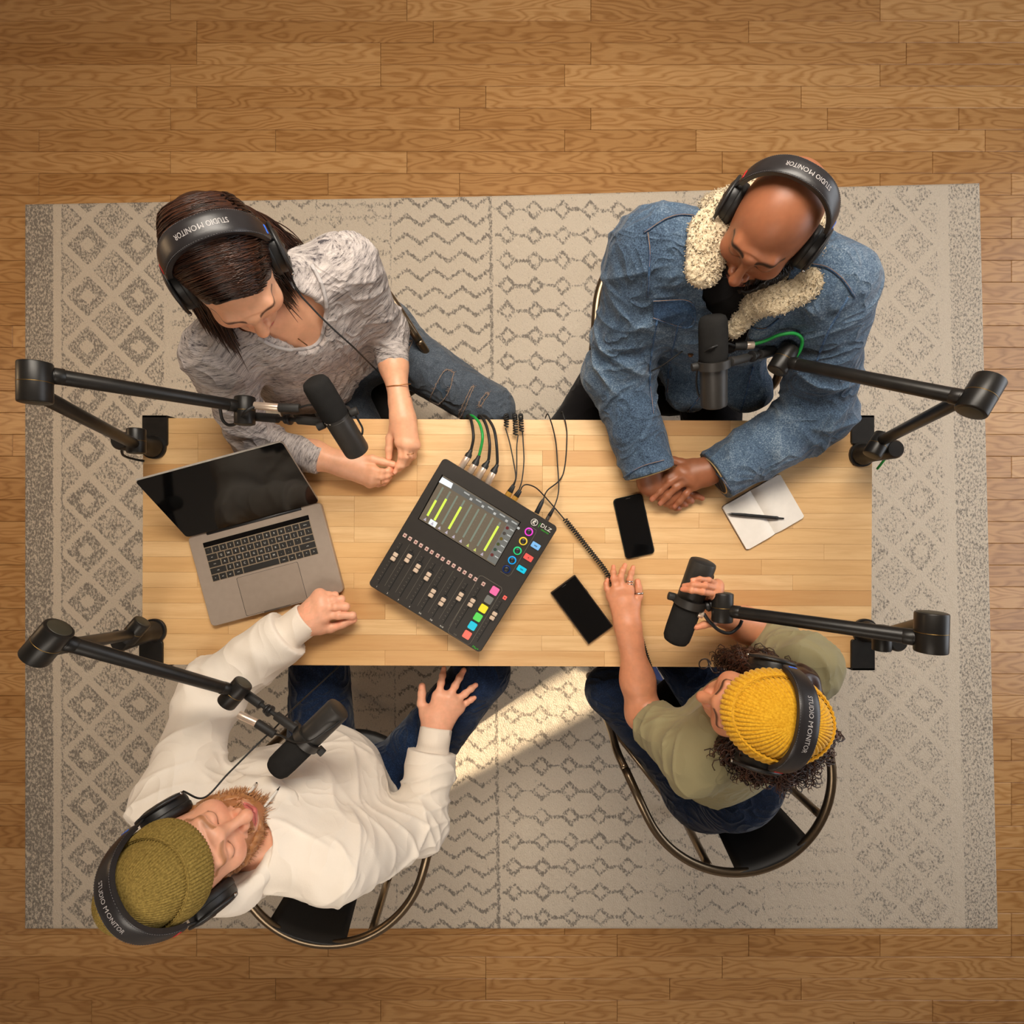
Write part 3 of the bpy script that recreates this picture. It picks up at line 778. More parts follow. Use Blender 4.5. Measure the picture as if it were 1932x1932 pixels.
    for a, b in (((-.001, .0045), (-.001, -.001)), ((-.001, .001), (.004, .003)), ((-.001, .002), (-.005, .0)), ((-.001, -.001), (.003, -.005)), ((-.001, -.001), (-.004, -.005)), ((-.002, .005), (.002, .005))):
        g.tube([c0 + [*a, .0003], c0 + [*b, .0003]], .0011, 6)
    th.part('logo', L(g), M_WHITEINK)
    p = l5(1305, 892); th.part('logo_line', L(G().prism([(p[0] - .0004, p[1] - .006), (p[0] + .0004, p[1] - .006), (p[0] + .0004, p[1] + .006), (p[0] - .0004, p[1] + .006)], 0, .0004)), M_GREENINK, smooth=False)
    p = l5(1352, 912); tx = text_geo('DLZ', .0135, .0002); tx.xf(np.diag([1.15, 1, 1])); th.part('lettering', L(tx.xf(None, (*p, .0003))), M_WHITEINK, smooth=False)
    p = l5(1344, 940); th.part('lettering', L(text_geo('CREATOR', .0048, .0002).xf(None, (*p, .0003))), M_GREENINK, smooth=False)
    p = l5(838, 1787); th.part('lettering', L(text_geo('Mix+', .0085, .0002).xf(None, (*p, .0003))), M_GREENINK, smooth=False)
    p = l5(690, 1690); th.part('lettering', L(text_geo('MIX', .005, .0002).xf(None, (*p, .0003))), ticks, smooth=False)
    return th, R, cen, w, d
MIX, MIXR, MIXC, MIXW, MIXD = mixer()

# ---- cables plugged into the mixer
def cpath(pts, n=8): return spline([W(*z5(x, y), z) for x, y, z in pts], n)
EDGE = .245     # table's far edge (world y)
def xlr(label, tip, mid, boot, path, cable_mat, silver_first=True):
    a, b, c = W(*z5(*tip), .785), W(*z5(*mid), .787), W(*z5(*boot), .788)
    th = Thing('microphone_cable', label, 'cable', (a[0], a[1], TZ), 'microphone cables plugged into the mixer')
    th.part('plug_shell', G().cyl(a - unit(b - a) * .004, b, .0085, n=18, bev=.001), M_SILVER, ang=30)
    th.part('boot', G().lathe([(0, 0), (.0088, 0), (.0082, .008), (.0055, .6 * np.linalg.norm(c - b)), (.0042, np.linalg.norm(c - b)), (0, np.linalg.norm(c - b))], b, c - b, 16), M_RUBBER, ang=40)
    th.part('cable', G().tube(np.concatenate([[c - unit(c - b) * .004], cpath([(*boot, .788)] + path)[1:]]), .0036, 8), cable_mat)
over = lambda x, y: [(x, y, .772), (x - 14, y - 55, .768), (x - 22, y - 76, .735), (x - 26, y - 70, .62)]
xlr('black cable with leftmost silver plug at the mixer rear', (738, 466), (782, 396), (808, 342), [(824, 250, .80), (812, 150, .785), (795, 98, .762), (782, 92, .72), (776, 110, .60)], M_RUBBER)
xlr('bright green cable with silver plug at the mixer rear', (803, 502), (834, 452), (866, 384), [(890, 260, .805), (872, 160, .79), (830, 104, .768), (790, 92, .73), (770, 105, .60)], M_GREENCAB)
xlr('black cable with silver plug right of the green cable', (862, 542), (902, 474), (935, 420), [(942, 300, .80), (922, 180, .785), (888, 108, .764), (866, 94, .72), (858, 110, .60)], M_RUBBER)
xlr('black cable with rightmost silver plug at the mixer rear', (932, 580), (968, 510), (1000, 448), [(992, 300, .80), (972, 190, .785), (930, 116, .766), (896, 94, .73), (880, 105, .60)], M_RUBBER)

def coil(P, r, pitch, wire, n=9):
    """helix of radius r along polyline P"""
    P = np.asarray(P, float); seg = np.linalg.norm(np.diff(P, axis=0), axis=1); L = np.concatenate([[0], np.cumsum(seg)]); T = L[-1]
    m = int(T / pitch * n) + 2; s = np.linspace(0, T, m); Q = np.stack([np.interp(s, L, P[:, i]) for i in range(3)], 1)
    tg = np.gradient(Q, axis=0); tg /= np.linalg.norm(tg, axis=1)[:, None]
    u = np.array([0, 0, 1.]); out = []
    for i in range(m):
        a = u - tg[i] * (u @ tg[i])
        if np.linalg.norm(a) < .05: a = np.array([1., 0, 0]) - tg[i] * tg[i][0]
        a = unit(a); u = a; b = np.cross(tg[i], a); ph = 2 * np.pi * s[i] / pitch; out.append(Q[i] + r * (np.cos(ph) * a + np.sin(ph) * b))
    return np.array(out)
def jack(label, tip, boot, runs, coils, gold=True, group=None):
    group = 'headphone cables plugged into the mixer'
    a, b = W(*z5(*tip), .785), W(*z5(*boot), .787); m = a + (b - a) * .28
    th = Thing('headphone_cable', label, 'cable', (a[0], a[1], TZ), group)
    th.part('plug', G().cyl(a - unit(b - a) * .006, m, .0055, n=16), M_GOLD if gold else M_STEEL, ang=30)
    th.part('boot', G().cyl(m, b, .0052, .0032, n=14, bev=.0008), M_RUBBER, ang=30)
    for r in runs: th.part('cable', G().tube(spline([b - unit(b - a) * .004] + [W(*z5(x, y), z) for x, y, z in r], 8), .0017, 6), M_RUBBER)
    for P in coils: th.part('coil', G().tube(coil(spline([W(*z5(x, y), z) for x, y, z in P], 6), .0054, .0064, .0016), .0017, 5), M_RUBBER)
    return th
jack('coiled black headphone cable leftmost at the far table edge', (1072, 668), (1114, 598), [[(1132, 545, .786), (1118, 440, .775), (1088, 290, .760), (1058, 185, .757)]], [[(1062, 178, .757), (1066, 120, .757), (1064, 96, .74), (1064, 100, .62)]], group=None)
jack('coiled black headphone cable between its two neighbours at the table edge', (1084, 674), (1122, 604), [[(1136, 545, .790), (1140, 440, .775), (1140, 320, .760), (1150, 236, .757)]], [[(1130, 236, .757), (1130, 160, .757), (1126, 98, .742), (1126, 100, .62)]], group=None)
jack('coiled black headphone cable rightmost of the three at the far edge', (1118, 698), (1160, 634), [[(1178, 560, .786), (1192, 420, .77), (1186, 280, .759), (1182, 212, .757)]], [[(1174, 212, .757), (1172, 150, .757), (1168, 98, .742), (1168, 100, .62)]], group=None)
th = jack('long coiled black cable running from the mixer under the ringed hand', (1128, 704), (1170, 642), [[(1180, 612, .79), (1215, 596, .785), (1280, 620, .77), (1345, 684, .758), (1420, 770, .752), (1488, 850, .752)]],
          [[(1488, 846, .753), (1580, 960, .753), (1690, 1100, .753), (1780, 1215, .753), (1820, 1288, .753)]], group=None)
th.part('coil', G().tube(coil(spline([W(1151, 1094, .749), W(1178, 1140, .748), W(1204, 1186, .753), W(1216, 1225, .753), W(1226, 1256, .756), W(1230, 1270, .735), W(1236, 1300, .62)], 6), .0046, .0060, .0016, 9), .0016, 5), M_RUBBER)
jack('thin black cable looping over the far table edge', (1363, 848), (1412, 764), [[(1436, 690, .776), (1446, 600, .765), (1436, 440, .755), (1426, 300, .752), (1402, 180, .76), (1368, 84, .77), (1352, 100, .73), (1348, 112, .6)]], [], False, None)
a, b = W(*z5(1283, 806), .785), W(*z5(1340, 690), .785)
th = Thing('power_plug', 'black wedge shaped power plug behind the mixer corner', 'plug', (a[0], a[1], TZ))
th.part('plug_body', G().cyl(a, a + (b - a) * .72, .0062, .0052, n=14, bev=.001), M_RUBBER, ang=30); th.part('strain_relief', G().cyl(a + (b - a) * .72, b, .0046, .0012, n=12), M_RUBBER, ang=30)
th.part('lead', G().tube(spline([b - unit(b - a) * .004, b + unit(b - a) * .02 + [0, 0, -.015], b + [.05, .06, -.0425], b + [.06, .16, -.0425], [b[0] + .05, EDGE + .006, TZ + .003], [b[0] + .05, EDGE + .016, TZ - .05]], 8), .0018, 6), M_RUBBER)

# ---- phones, notebook, pen
def phone(name, label, corners, th_, rad, body, group=None):
    z = TZ + th_; P = [W(1000 + x / 3.45, 840 + y / 3.45, z) for x, y in corners]
    cen = sum(P) / 4; ex = unit(P[1] - P[0] + P[2] - P[3]); w = (np.linalg.norm(P[1] - P[0]) + np.linalg.norm(P[2] - P[3])) / 2; h = (np.linalg.norm(P[3] - P[0]) + np.linalg.norm(P[2] - P[1])) / 2
    R, O = frame_from([cen[0], cen[1], TZ], ex); t = Thing(name, label, 'phone', O, 'phones on the table')
    b = t.part('body', G().prism(rrect(w, h, rad, 6), .0008, th_ - .0006, .0012).xf(R, O), body, ang=35)
    s = t.part('screen', G().prism(rrect(w - .005, h - .005, max(rad - .0015, .0015), 6), th_ - .0008, th_, .0003).xf(R, O), M_GLASSBLK, ang=35)
    t.part('speaker_slot', G().prism(rrect(.012, .0014, .0006, 3, (0, h / 2 - .006)), th_, th_ + .0002).xf(R, O), M_BLACKMATTE, s, smooth=False)
    t.part('side_button', G().box((w / 2 + .0002, h * .18, th_ / 2), (.0012, .012, .003), .0004).xf(R, O), M_BLACKPL, b)
phone('smartphone', 'black smartphone with rounded corners beside the clasped hands', [(540, 350), (728, 312), (816, 700), (626, 746)], .0085, .010, plain('phone_edge', srgb(26, 34, 32), .3, .6))
phone('smartphone', 'black smartphone with square corners beside the mixer', [(135, 960), (295, 842), (540, 1180), (380, 1300)], .011, .0025, plain('phone_bronze', srgb(70, 58, 48), .35, .6))

def notebook():
    z = TZ + .010; P = [W(1000 + x / 3.45, 840 + y / 3.45, z) for x, y in ((1250, 400), (1632, 180), (1796, 470), (1413, 690))]
    cen = sum(P) / 4; ex = unit(P[1] - P[0] + P[2] - P[3]); w = (np.linalg.norm(P[1] - P[0]) + np.linalg.norm(P[2] - P[3])) / 2; h = (np.linalg.norm(P[3] - P[0]) + np.linalg.norm(P[2] - P[1])) / 2
    R, O = frame_from([cen[0], cen[1], TZ], ex); t = Thing('notebook', 'small open white notebook lying on the table by the denim sleeve', 'notebook', O)
    t.part('cover', G().prism(rrect(w, h, .008, 5), .0006, .0022, .0005).xf(R, O), plain('notebook_cover', srgb(120, 104, 92), .7), ang=30)
    paper = plain('paper', srgb(236, 228, 218), .85, var=.015)
    for s in (-1, 1):      # curved page blocks falling into the spine
        nx = 14; u = np.linspace(0, 1, nx); X = s * u * (w / 2 - .0015); Z = .0024 + .0066 * np.sin(np.clip(u / .28, 0, 1) * np.pi / 2) ** .8 - .0018 * u
        hh = h / 2 - .0015; rc = .008; hy = np.where(u * (w / 2 - .0015) > w / 2 - rc, hh - rc + np.sqrt(np.maximum(rc ** 2 - (u * (w / 2 - .0015) - (w / 2 - rc)) ** 2, 0)), hh)
        V = np.concatenate([np.c_[X, -hy, Z], np.c_[X, hy, Z], np.c_[X, -hy, np.full(nx, .0022)], np.c_[X, hy, np.full(nx, .0022)]])
        i = np.arange(nx - 1); Fq = np.concatenate([np.stack([i, i + 1, nx + i + 1, nx + i], 1), np.stack([2 * nx + i, 2 * nx + i + 1, i + 1, i], 1), np.stack([nx + i, nx + i + 1, 3 * nx + i + 1, 3 * nx + i], 1), [[nx - 1, 3 * nx - 1, 4 * nx - 1, 2 * nx - 1]]])
        if s < 0: Fq = Fq[:, ::-1]
        t.part('page_block', G().add(V, [Fq]).xf(R, O), paper, smooth=True, ang=40)
    a, b = W(1000 + 1285 / 3.45, 840 + 445 / 3.45, TZ + .0135), W(1000 + 1652 / 3.45, 840 + 477 / 3.45, TZ + .0135)
    d = unit(b - a); L = np.linalg.norm(b - a); t = Thing('ballpoint_pen', 'black click pen lying across the open notebook', 'pen', (a[0], a[1], TZ + .009))
    t.part('barrel', G().lathe([(0, .008), (.0032, .009), (.0042, .03), (.0046, .045), (.0043, .05), (.0043, L * .88), (.0034, L * .90), (0, L * .90)], a, d, 14), M_BLACKPL, ang=30)
    t.part('tip', G().lathe([(0, 0), (.0006, 0), (.0008, .003), (.0030, .010), (0, .010)], a, d, 12), plain('pen_tip', srgb(90, 88, 86), .3, .9), ang=30)
    t.part('click_button', G().cyl(a + d * L * .89, b, .0020, n=10), M_BLACKPL, ang=30)
    sd = np.cross(d, [0, 0, 1]); c0 = a + d * L * .62 + np.array([0, 0, .0055]); t.part('clip', G().tube([c0 + [0, 0, -.0022], c0 + d * .004, c0 + d * L * .22, c0 + d * L * .25 + [0, 0, -.002]], .0012, 6), M_BLACKPL)
notebook()
# ---------------------------------------------------------------- microphone boom arms and microphones
def boom_mat():
    t = NT('boom_black'); f = t.noise(t.coord(), 40, 2); t.set(Base_Color=t.ramp(f, [(.3, srgb(30, 28, 26)), (.7, srgb(40, 37, 34))]), Roughness=.38, Metallic=.35); return t.m
M_BOOM = boom_mat(); M_BOOMRING = plain('boom_ring', srgb(130, 104, 60), .35, .9); M_BOOMCAP = plain('boom_cap', srgb(58, 54, 42), .5)
def boom(label, plate, base, J0, E, J1, up_off, lo_off, cable=None):
    """plate: (px rectangle), base: px of the foot, J0/E/J1: px + z of base joint, elbow and end joint"""
    b = W(*base, TZ); j0 = W(*J0); e = W(*E); j1 = W(*J1)
    ax = unit([-(j1 - e)[1], (j1 - e)[0], 0]);
    if ax[1] < 0: ax = -ax
    th = Thing('microphone_boom_arm', label, 'boom arm', (b[0], b[1], TZ), 'boom arms clamped to the table corners')
    x0, y0, x1, y1 = plate; p, q = W(x0, y0, TZ), W(x1, y1, TZ); cx, cy = (p + q)[:2] / 2; sx, sy = abs(q[0] - p[0]), abs(q[1] - p[1])
    ty = 1 if cy > 0 else -1; ey = TABLE_Y[ty] + ty * .006; yin = cy - ty * sy / 2; cy = (yin + ey + ty * .003) / 2; sy = abs(ey + ty * .003 - yin)
    cl = th.part('clamp_plate', G().prism([(x + cx, y + cy) for x, y in rrect(sx, sy, .006, 4)], TZ + .0005, TZ + .007, .001), M_BOOM, ang=30)
    th.part('foot_plate', G().prism([(x + b[0], y + b[1]) for x, y in rrect(.062, .062, .028, 6)], TZ + .0005, TZ + .008, .001), M_BOOM, cl, ang=30)
    # jaw under the table top, joined to the plate by a bracket outside the edge
    jaw = G().box((cx, ey, TZ - .028), (sx, .006, .07), .001).box((cx, ey - ty * .032, TZ - .062), (sx, .064, .006), .001)
    jaw.cyl((cx, ey - ty * .04, TZ - .11), (cx, ey - ty * .04, TZ - .046), .006, n=12).cyl((cx, ey - ty * .04, TZ - .12), (cx, ey - ty * .04, TZ - .10), .016, n=16)
    th.part('clamp_jaw', jaw, M_BOOM, cl, ang=30)
    top = np.array([b[0], b[1], j0[2]])
    th.part('post', G().lathe([(0, .008), (.027, .008), (.027, .016), (.024, .022), (.022, .05), (.022, j0[2] - TZ + .006), (.018, j0[2] - TZ + .012), (0, j0[2] - TZ + .012)], b, (0, 0, 1), 28), M_BOOM, ang=40)
    def joint(name, c, r, L):
        jo = th.part(name, G().cyl(c - ax * L / 2, c + ax * L / 2, r, n=32, bev=.003), M_BOOM, ang=35)
        th.part('joint_ring', G().lathe([(r - .001, -.0007), (r + .0003, -.0006), (r + .0003, .0006), (r - .001, .0007)], c, ax, 32), M_BOOMRING, jo)
        for s in (-1, 1): th.part('joint_cap', G().lathe([(0, .0008), (r * .74, .0008), (r * .78, .0004), (r * .80, -.002)], c + ax * s * L / 2, ax * s, 28), M_BOOMCAP, jo)
        return jo
    dj = (j0 - top) * [1, 1, 0]
    th.part('post_head', G().cyl(top + [0, 0, -.012], j0 + [0, 0, -.002], .017, n=20, bev=.002), M_BOOM, ang=40)
    joint('base_joint', j0, .0205, .058); joint('elbow_joint', e, .0255, .068); joint('end_joint', j1, .0215, .060)
    th.part('lower_arm', G().cyl(j0 + ax * lo_off * .6, e + ax * lo_off, .0125, .0135, n=24, bev=.001), M_BOOM, ang=40)
    ua = th.part('upper_arm', G().cyl(e + ax * up_off, j1 + ax * up_off * .5, .0135, .0125, n=24, bev=.001), M_BOOM, ang=40)
    d = unit(j1 - e); th.part('arm_collar', G().cyl(e + ax * up_off + d * .024, e + ax * up_off + d * .040, .0142, n=24, bev=.001), M_BOOM, ua, ang=40); th.part('arm_collar', G().cyl(j1 + ax * up_off * .5 - d * .036, j1 + ax * up_off * .5 - d * .022, .0132, n=24, bev=.001), M_BOOM, ua, ang=40)
    if cable:
        for m, r, pts in cable: th.part('cable', G().tube(spline([W(*p) for p in pts], 8), r, 8), m)
    return th, j1, d, ax
TABLE_Y = {1: W(966, 791, TZ)[1], -1: W(966, 1257, TZ)[1]}

M_FOAM = plain('foam_windscreen', srgb(38, 37, 36), 1.0, bump=.7, bscale=700, Specular_IOR_Level=.1)
M_MIC = plain('mic_body', srgb(52, 49, 46), .42, .25, bump=.03, bscale=800)
def mic(label, T, B, j1, stem_from, plug, loop, over=1):
    T = W(*T); B = W(*B); d = unit(B - T); B = T + d * .19
    yk = T + d * .098; th = Thing('microphone', label, 'microphone', yk, 'microphones on the boom arms')
    th.part('windscreen', G().lathe([(0, 0), (.018, .0006), (.0245, .004), (.0280, .012), (.0290, .03), (.0290, .082), (.0275, .090), (0, .090)], T, d, 32), M_FOAM, ang=60)
    th.part('body', G().lathe([(0, .088), (.0268, .088), (.0268, .096), (.0276, .0965), (.0276, .183), (.0262, .188), (.022, .190), (0, .190)], T, d, 32), M_MIC, ang=30)
    # yoke band and side knobs
    stem = np.array([0, 0, float(over)]); stem = unit(stem - d * (stem @ d)); side = np.cross(d, stem)
    if (stem_from - yk) @ side < 0: side = -side
    g = G(); a = np.linspace(-math.pi * .5, math.pi * .5, 17); R0, R1 = .0292, .0345
    ringp = [yk + (math.cos(x) * stem + math.sin(x) * side) * .0335 for x in a]
    g.tube(ringp, .0078, 8, True, flat=.42, up=None)
    V = []; n = len(a)
    for x in a:
        rd = math.cos(x) * stem + math.sin(x) * side
        for rr_, o in ((R0, -.0085), (R1, -.0085), (R1, .0085), (R0, .0085)): V.append(yk + rd * rr_ + d * o)
    i = np.arange(n - 1)[:, None]; j = np.arange(4)[None]; q = np.stack([i * 4 + j, i * 4 + (j + 1) % 4, (i + 1) * 4 + (j + 1) % 4, (i + 1) * 4 + j], -1).reshape(-1, 4)
    yo = th.part('yoke', G().add(V, [q, np.array([[0, 1, 2, 3]])[:, ::-1], np.array([[0, 1, 2, 3]]) + 4 * (n - 1)]), M_MIC, ang=30)
    for s in (-1, 1): th.part('yoke_knob', G().cyl(yk + side * s * .029, yk + side * s * .046, .0085, n=16, bev=.0015), M_BLACKMATTE, yo, ang=30)
    for k in (-1, 0, 1): th.part('screw', G().lathe([(0, .0012), (.0022, .001), (.0026, 0)], T + d * .0925 - stem * .0 + (math.cos(2.2 + k * .35) * stem + math.sin(2.2 + k * .35) * side) * .0268, math.cos(2.2 + k * .35) * stem + math.sin(2.2 + k * .35) * side, 8), M_STEEL, yo)
    c0 = yk + unit(side + stem * .35) * .033
    sw = th.part('swivel_mount', G().cyl(c0, c0 + (stem_from - c0) * .40, .0092, n=18, bev=.001).cyl(c0 + (stem_from - c0) * .40, stem_from, .0045, n=12), M_BLACKMATTE, ang=30)
    m = c0 + (stem_from - c0) * .55; u = unit(stem_from - c0)
    th.part('lock_nut', G().cyl(m - u * .006, m + u * .001, .012, n=14, bev=.001).cyl(m + u * .003, m + u * .009, .0105, n=14, bev=.001), M_BLACKPL, sw, ang=30)
    th.part('mount_sleeve', G().cyl(c0 + (stem_from - c0) * .72, stem_from + u * .012, .0098, n=18, bev=.001), M_BLACKMATTE, sw, ang=30)
    # cable plug lying along the mount
    p = [W(*x) for x in plug]
    po = th.part('plug_shell', G().cyl(p[0], p[1], .0082, n=18, bev=.001), M_SILVER, ang=30)
    th.part('plug_socket', G().cyl(p[1], p[2], .0092, n=18, bev=.001), M_BLACKMATTE, po, ang=30)
    th.part('pigtail', G().tube(spline([p[2] - unit(p[2] - p[1]) * .004] + [W(*x) for x in loop] + [B - d * .012 + unit(W(*loop[-1]) - (B - d * .012)) * .026], 8), .0022, 6), M_RUBBER)
    return th

b1 = boom('black boom arm clamped by the laptop, reaching over the grey striped sleeve', (271, 787, 318, 842), (292, 843), (257, 832, .868), (66, 722, 1.262), (462, 775, .985), .016, -.016,
     [(M_RUBBER, .0036, [(415, 770, .965), (420, 792, .955), (432, 802, .955), (448, 797, .965), (462, 778, 1.022), (478, 768, 1.02), (490, 766, 1.01)]), (M_RUBBER, .003, [(230, 838, .84), (232, 858, .80), (252, 866, .76), (272, 870, .752)])])
mic('black microphone pointing at the woman in the grey striped top', (591, 716, 1.075), (672, 848, .955), b1[1], b1[1] + b1[2] * .03 + [.006, -.010, 0],
    [(480, 765, 1.015), (526, 769, 1.015), (566, 770, 1.015)], [(590, 764, 1.02), (655, 770, 1.0), (680, 800, .98), (684, 815, .975)], -1)
b2 = boom('black boom arm with green cable crossing the denim sleeve', (1604, 795, 1647, 838), (1624, 858), (1656, 840, .868), (1850, 746, 1.245), (1478, 678, .985), -.010, .016,
     [(M_GREENCAB, .0036, [(1420, 650, 1.0), (1444, 643, 1.01), (1470, 632, 1.03), (1498, 629, 1.035), (1513, 640, 1.02), (1510, 660, 1.0), (1498, 678, .985)]), (M_GREENCAB, .003, [(1672, 830, .84), (1678, 845, .81), (1672, 862, .78), (1655, 885, .752)])])
mic('black microphone in front of the bearded man, hanging straight', (1345, 594, 1.065), (1347, 766, .985), b2[1], b2[1] + b2[2] * .03 + [0, .012, .0],
    [(1422, 651, 1.0), (1408, 652, 1.0), (1385, 653, 1.0)], [(1370, 648, 1.04), (1345, 655, 1.07), (1322, 672, 1.03), (1314, 715, .98), (1318, 745, .97)])
b3 = boom('black boom arm passing over the cream sleeve', (265, 1209, 309, 1243), (292, 1190), (254, 1190, .868), (88, 1213, 1.25), (443, 1308, .985), .010, -.017,
     [(M_RUBBER, .003, [(222, 1190, .86), (215, 1192, .85), (208, 1200, .86)])])
mic('black microphone pointing at the man in the beanie and cream hoodie', (519, 1454, 1.0), (645, 1331, 1.0), b3[1], b3[1] + b3[2] * .028 + [.004, .002, 0],
    [(450, 1348, .985), (484, 1364, .985), (518, 1386, .985)], [(530, 1388, 1.0), (556, 1400, 1.03), (585, 1398, 1.045), (615, 1380, 1.045), (640, 1362, 1.02)])
b4 = boom('black boom arm above the yellow beanie', (1604, 1206, 1648, 1262), (1630, 1190), (1664, 1204, .868), (1757, 1193, 1.25), (1363, 1146, 1.035), -.012, .016,
     [(M_RUBBER, .0036, [(1400, 1170, 1.02), (1394, 1182, 1.02), (1378, 1194, 1.02), (1358, 1190, 1.02), (1338, 1172, 1.02), (1328, 1158, 1.02)])])
mic('black microphone held by the woman in the yellow beanie', (1273, 1212, .985), (1326, 1063, 1.03), b4[1], b4[1] + b4[2] * .024 + [0, .003, 0],
    [(1326, 1160, 1.02), (1316, 1157, 1.02), (1304, 1152, 1.02)], [(1312, 1138, .985), (1330, 1115, .975), (1345, 1090, .985), (1340, 1078, 1.0)])
# ---------------------------------------------------------------- tubular chairs
M_TUBE = plain('bronze_steel_tube', srgb(120, 104, 84), .30, .95, var=.04); M_SEAT = plain('black_vinyl', srgb(24, 22, 21), .5, bump=.15, bscale=260)
M_WOODLEG = plain('foot_cap', srgb(90, 66, 46), .5)
def chair(label, c, face, group='tubular chairs around the table'):
    """c: centre of the hoop on the floor, face: direction the sitter looks"""
    fw = unit([*face, 0]); rt = np.cross(fw, [0, 0, 1]); c = np.array([*c, 0.]); zt = .015
    th = Thing('tube_chair', label, 'chair', c + [0, 0, zt], group)
    P = lambda x, y, z: c + rt * x + fw * y + np.array([0, 0, z])
    th.part('seat', G().lathe([(0, .425), (.195, .425), (.205, .432), (.208, .445), (.200, .458), (.16, .464), (0, .462)], c + fw * .02, (0, 0, 1), 40), M_SEAT, ang=50)
    r = .257
    hoop = [P(-r, .12, .64), P(-r, .06, .672)] + [P(-r * math.cos(a), -r * math.sin(a), .68) for a in np.linspace(0, math.pi, 19)] + [P(r, .06, .672), P(r, .12, .64)]
    th.part('arm_hoop', G().tube(spline(hoop, 3), .0115, 12), M_TUBE)
    for s in (-1, 1):
        th.part('leg', G().tube(spline([P(s * r, .12, .64), P(s * r, .155, .59), P(s * (r - .01), .17, .45), P(s * (r - .02), .20, zt + .012)], 6), .0115, 10), M_TUBE)
        th.part('leg', G().tube(spline([P(s * .165, -.2, .672), P(s * .16, -.215, .45), P(s * .15, -.31, .15), P(s * .14, -.40, zt + .012)], 6), .0115, 10), M_TUBE)
        th.part('foot_cap', G().cyl(P(s * (r - .02), .20, zt), P(s * (r - .02), .20, zt + .03), .0145, n=14, bev=.002), M_WOODLEG, ang=30)
        th.part('foot_cap', G().cyl(P(s * .14, -.40, zt), P(s * .14, -.40, zt + .03), .0145, n=14, bev=.002), M_WOODLEG, ang=30)
        th.part('seat_rail', G().tube([P(s * (r - .01), .17, .42), P(s * .16, -.215, .42)], .009, 10), M_TUBE)
    th.part('cross_rail', G().tube([P(-r + .01, .17, .42), P(r - .01, .17, .42)], .009, 10), M_TUBE)
    # back panel from the seat up to the hoop
    V = []; xs = np.linspace(-.085, .085, 9); zs = np.linspace(.45, .69, 9)
    for k, z in enumerate(zs):
        for x in xs: V.append(P(x * (1 + .25 * k / 8), -.17 - .075 * (k / 8) ** .8 + x * x * 2.2, z))
    bk = th.part('backrest', slab(np.array(V).reshape(9, 9, 3), -fw * .009), M_SEAT)
    return th
# ---------------------------------------------------------------- people: library
def col_mat(name, rough=.45, sss=.0, spec=.4, bscale=900, bump=.05, var=.05, vscale=70, tint=(1, 1, 1)):
    """material that takes the surface's own colour from the 'col' attribute, with fine mottling"""
    t = NT(name); c = t.coord(); a = t.n('ShaderNodeAttribute', attribute_name='col').outputs['Color']
    f = t.noise(c, vscale, 4); m = t.ramp(f, [(.3, (1 - var,) * 3), (.7, (1 + var,) * 3)])
    t.set(Base_Color=t.mix(1.0, a, m, 'MULTIPLY'), Roughness=rough, Specular_IOR_Level=spec, Normal=t.bump(t.noise(c, bscale, 2), bump, .0006))
    if sss: t.set(Subsurface_Weight=sss, Subsurface_Radius=(1.0, .35, .2), Subsurface_Scale=.006)
    return t.m
M_SKIN = col_mat('skin', .42, .12)

def strands(P, r, sides=3):
    """P (N,K,3) polylines, r (K,) or (N,K) radii -> V, quads"""
    N, K, _ = P.shape; T = np.gradient(P, axis=1); T /= np.linalg.norm(T, axis=2)[..., None] + 1e-9
    up = np.where(np.abs(T[..., 2:3]) < .85, np.array([0, 0, 1.]), np.array([1., 0, 0])); A = np.cross(T, up); A /= np.linalg.norm(A, axis=2)[..., None] + 1e-9; B = np.cross(T, A)
    r = np.broadcast_to(np.asarray(r, float), (N, K))
    th = np.arange(sides) * 2 * np.pi / sides
    V = P[:, :, None] + r[:, :, None, None] * (np.cos(th)[:, None] * A[:, :, None] + np.sin(th)[:, None] * B[:, :, None])
    n = np.arange(N)[:, None, None] * K * sides; i = np.arange(K - 1)[None, :, None] * sides; j = np.arange(sides)[None, None]; j2 = (j + 1) % sides
    q = np.stack([n + i + j, n + i + j2, n + i + sides + j2, n + i + sides + j], -1).reshape(-1, 4)
    return V.reshape(-1, 3), q

def hair_mat(name, dark, light):
    t = NT(name); a = t.n('ShaderNodeAttribute', attribute_name='col').outputs['Fac']
    t.set(Base_Color=t.mix(a, dark, light), Roughness=.34, Specular_IOR_Level=.45); return t.m

def bonecoords(V, segs):
    """per bone: distance to its surface, length along it, arc around it (seam turned away from above)"""
    D = []; S = []; A = []; off = 0
    for k, (a, b, r) in enumerate(segs):
        a = np.asarray(a, float); b = np.asarray(b, float); d = b - a; L = np.linalg.norm(d); d = d / L
        p = V - a; t = p @ d; q = p - np.clip(t, 0, L)[:, None] * d
        ref = np.array([0, 0, 1.]) if abs(d[2]) < .85 else np.array([-a[0] * .4, -a[1], 0])
        u = unit(ref - d * (ref @ d)); w = np.cross(d, u)
        D.append(np.linalg.norm(q, axis=1) - r); S.append(t + off); A.append(np.arctan2(q @ w, q @ u) * r); off += L + .37
    return np.array(D), np.array(S), np.array(A)

